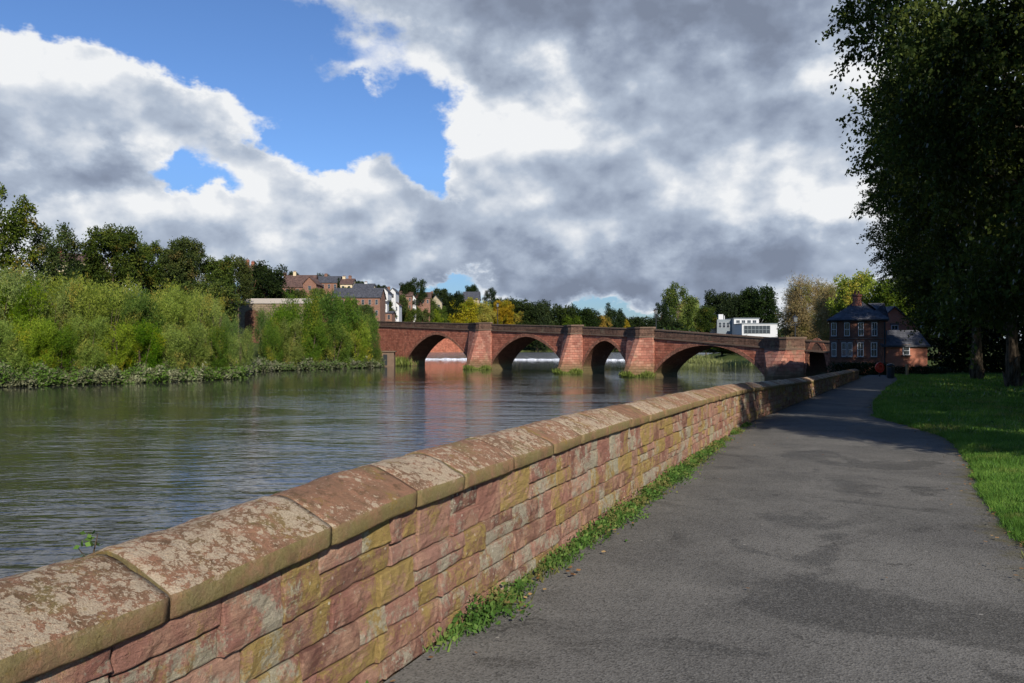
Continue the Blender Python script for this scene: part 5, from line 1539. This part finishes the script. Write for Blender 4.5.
# low silt-covered plants along the waterline
def low_plants(name, px0, px1, n_, hh, mat, depth, lf):
    px = rb.uniform(px0, px1, n_)
    d = np.array([bank_d(p) for p in px]) + rb.uniform(-1.3, depth, n_)
    x = (px - CX) / F * d
    top = np.array([hh * (.62 + .9 * mnoise.noise((a * .35, b * .35, 0)) + .7 * mnoise.noise((a * 1.0, b * 1.0, 7))) for a, b in zip(x, d)]).clip(.15, None)
    g = np.maximum(ground(np.column_stack([x, d])), WATER - .05)
    z = g + top * rb.random(n_) ** .7
    # mounds: leaves hug the clump surface
    ax = unit(np.column_stack([rb.normal(size=(n_, 2)) * .7, rb.uniform(-.2, 1, n_)]))
    nm = unit(rb.normal(size=(n_, 3)) + np.array([0, -.5, .5]))
    s = rb.uniform(.6, 1.4, n_) * lf
    V, Q = leaves(np.column_stack([x, d, z]), ax, nm, s, s * .42)
    tag(link(name, mesh_np(name, V, Q), M[mat]), kind='stuff')
low_plants('silted_bank_plants', -70, 246, 26000, 1.9, 'silted', 2.6, .34)
low_plants('silted_bank_plants', 248, 384, 14000, 1.7, 'silted', 3.0, .42)

# ------------------------------------------------------------------ the row of big limes on the right
def lime_proto(var, zb=1.5, low=.7):
    rng = np.random.default_rng(900 + var)
    H, Rr = 20.0, 6.8
    lo = broad_lobes(rng, H, Rr, zb, 52, (.15, .27), low)
    V, Q = lobe_crown(rng, lo, 12500, 19, .165, .125, .10, .22, .45, .35)
    n_s = 900   # leafy twigs reaching out of the crown in all directions
    k = rng.choice(len(lo), n_s); lob = np.array(lo)
    out = unit(lob[k, :3] * np.array([1, 1, 0]) + 1e-6); dirs = unit(out + rng.normal(size=(n_s, 3)) * .55)
    S_ = lob[k, :3] + dirs * lob[k, 3:6] * .95
    per = 40
    P = np.repeat(S_, per, 0); D_ = np.repeat(dirs, per, 0); u = np.repeat(rng.uniform(.35, 1.0, n_s), per) * rng.random(len(P))
    P = P + D_ * u[:, None] + np.array([0, 0, -1.0]) * (u ** 2 * .38)[:, None] + rng.normal(size=P.shape) * .065
    V2, Q2 = leaves(P, unit(D_ * .5 + rng.normal(size=P.shape) * .6 + np.array([0, 0, -.4])), unit(rng.normal(size=P.shape) * .7 + np.array([0, 0, .8])), rng.uniform(.08, .14, len(P)), rng.uniform(.065, .11, len(P)))
    V = np.vstack([V, V2]); Q = np.vstack([Q, Q2 + len(V) - len(V2)])
    mb = trunk_mb(rng, H, .30, lo, max(2.6, zb * .8), 10)
    for i in range(14):   # burrs and basal shoots
        an_ = rng.uniform(0, 6.28); z = rng.uniform(0, 1.4); r = .30 * (1.3 - .25 * z)
        mb.tube([(r * .7 * math.cos(an_), r * .7 * math.sin(an_), z), (r * 1.25 * math.cos(an_), r * 1.25 * math.sin(an_), z + .5)], [.16, .03], 6, False)
    me = bpy.data.meshes.new('trunk'); me.from_pydata(mb.v, [], mb.f); me.materials.append(M['bark'])
    for p in me.polygons: p.use_smooth = True
    c = mesh_np('crown', V, Q); c.materials.append(M['lime'])
    return c, me
LP = [lime_proto(0), lime_proto(1), lime_proto(2, 4.2, .3), lime_proto(3, 2.9, .45)]
def lime(x, d, s, sz, var, rz, label, group='lime trees along the lawn'):
    r = empty('lime_tree', (x, d, plane(d) - .05), label, 'tree', group, rz)
    r.scale = (s, s, sz)
    link('crown', LP[var][0], None, r); link('trunk', LP[var][1], None, r)
lime(16.6, 21.5, 1.0, 1.25, 0, .4, 'nearest huge dark lime tree, its branches filling the upper right corner')
lime(25.6, 40.0, 1.02, 1.05, 3, 1.9, 'dark lime tree whose trunk stands at the right edge of the lawn, nearest visible trunk')
lime(31.4, 53.0, 1.0, 1.0, 2, 3.3, 'dark lime tree whose trunk is the second visible one along the lawn')
lime(47.0, 66.0, 1.0, .95, 2, 4.6, 'farthest dark lime tree of the row, hanging over the brick annexe')
lime(34.9, 58.5, .80, .9, 2, 2.5, 'dark lime tree added in the second rank to shade the house, its crown merging with the others')  # added so that its crown throws shade over the riverside house
# more of the same row, beside and behind the viewer: they throw the shade on the path
LH = 'lime tree of the same avenue standing outside the picture on the right'
for x, d, s, sz, v, rz in ((15.4, 6.2, .95, .85, 1, 2.2), (25.0, 8.0, 1.0, 1.0, 0, 5.1), (29.0, 22.0, 1.0, 1.0, 1, .9), (37.0, 34.0, 1.0, 1.0, 0, 2.8), (46.0, 46.0, 1.0, 1.0, 1, 4.0), (52.0, 60.0, 1, 1, 0, 1.2)):
    lime(x, d, s, sz, v, rz, LH)
hedge('hedge', 'long dark shrubbery behind the lime trunks along the far side of the lawn', [(41.5, 76, plane(76)), (54, 76, plane(76)), (66, 72, plane(72)), (74, 60, plane(60))], 3.0, 5.5, 'dusk', 42000, leaf=.36)
SC.cycles.max_bounces = 6; SC.cycles.diffuse_bounces = 3; SC.cycles.glossy_bounces = 3; SC.cycles.transmission_bounces = 4
SC.cycles.use_adaptive_sampling = True; SC.cycles.adaptive_threshold = .02
SC.cycles.sample_clamp_indirect = 4
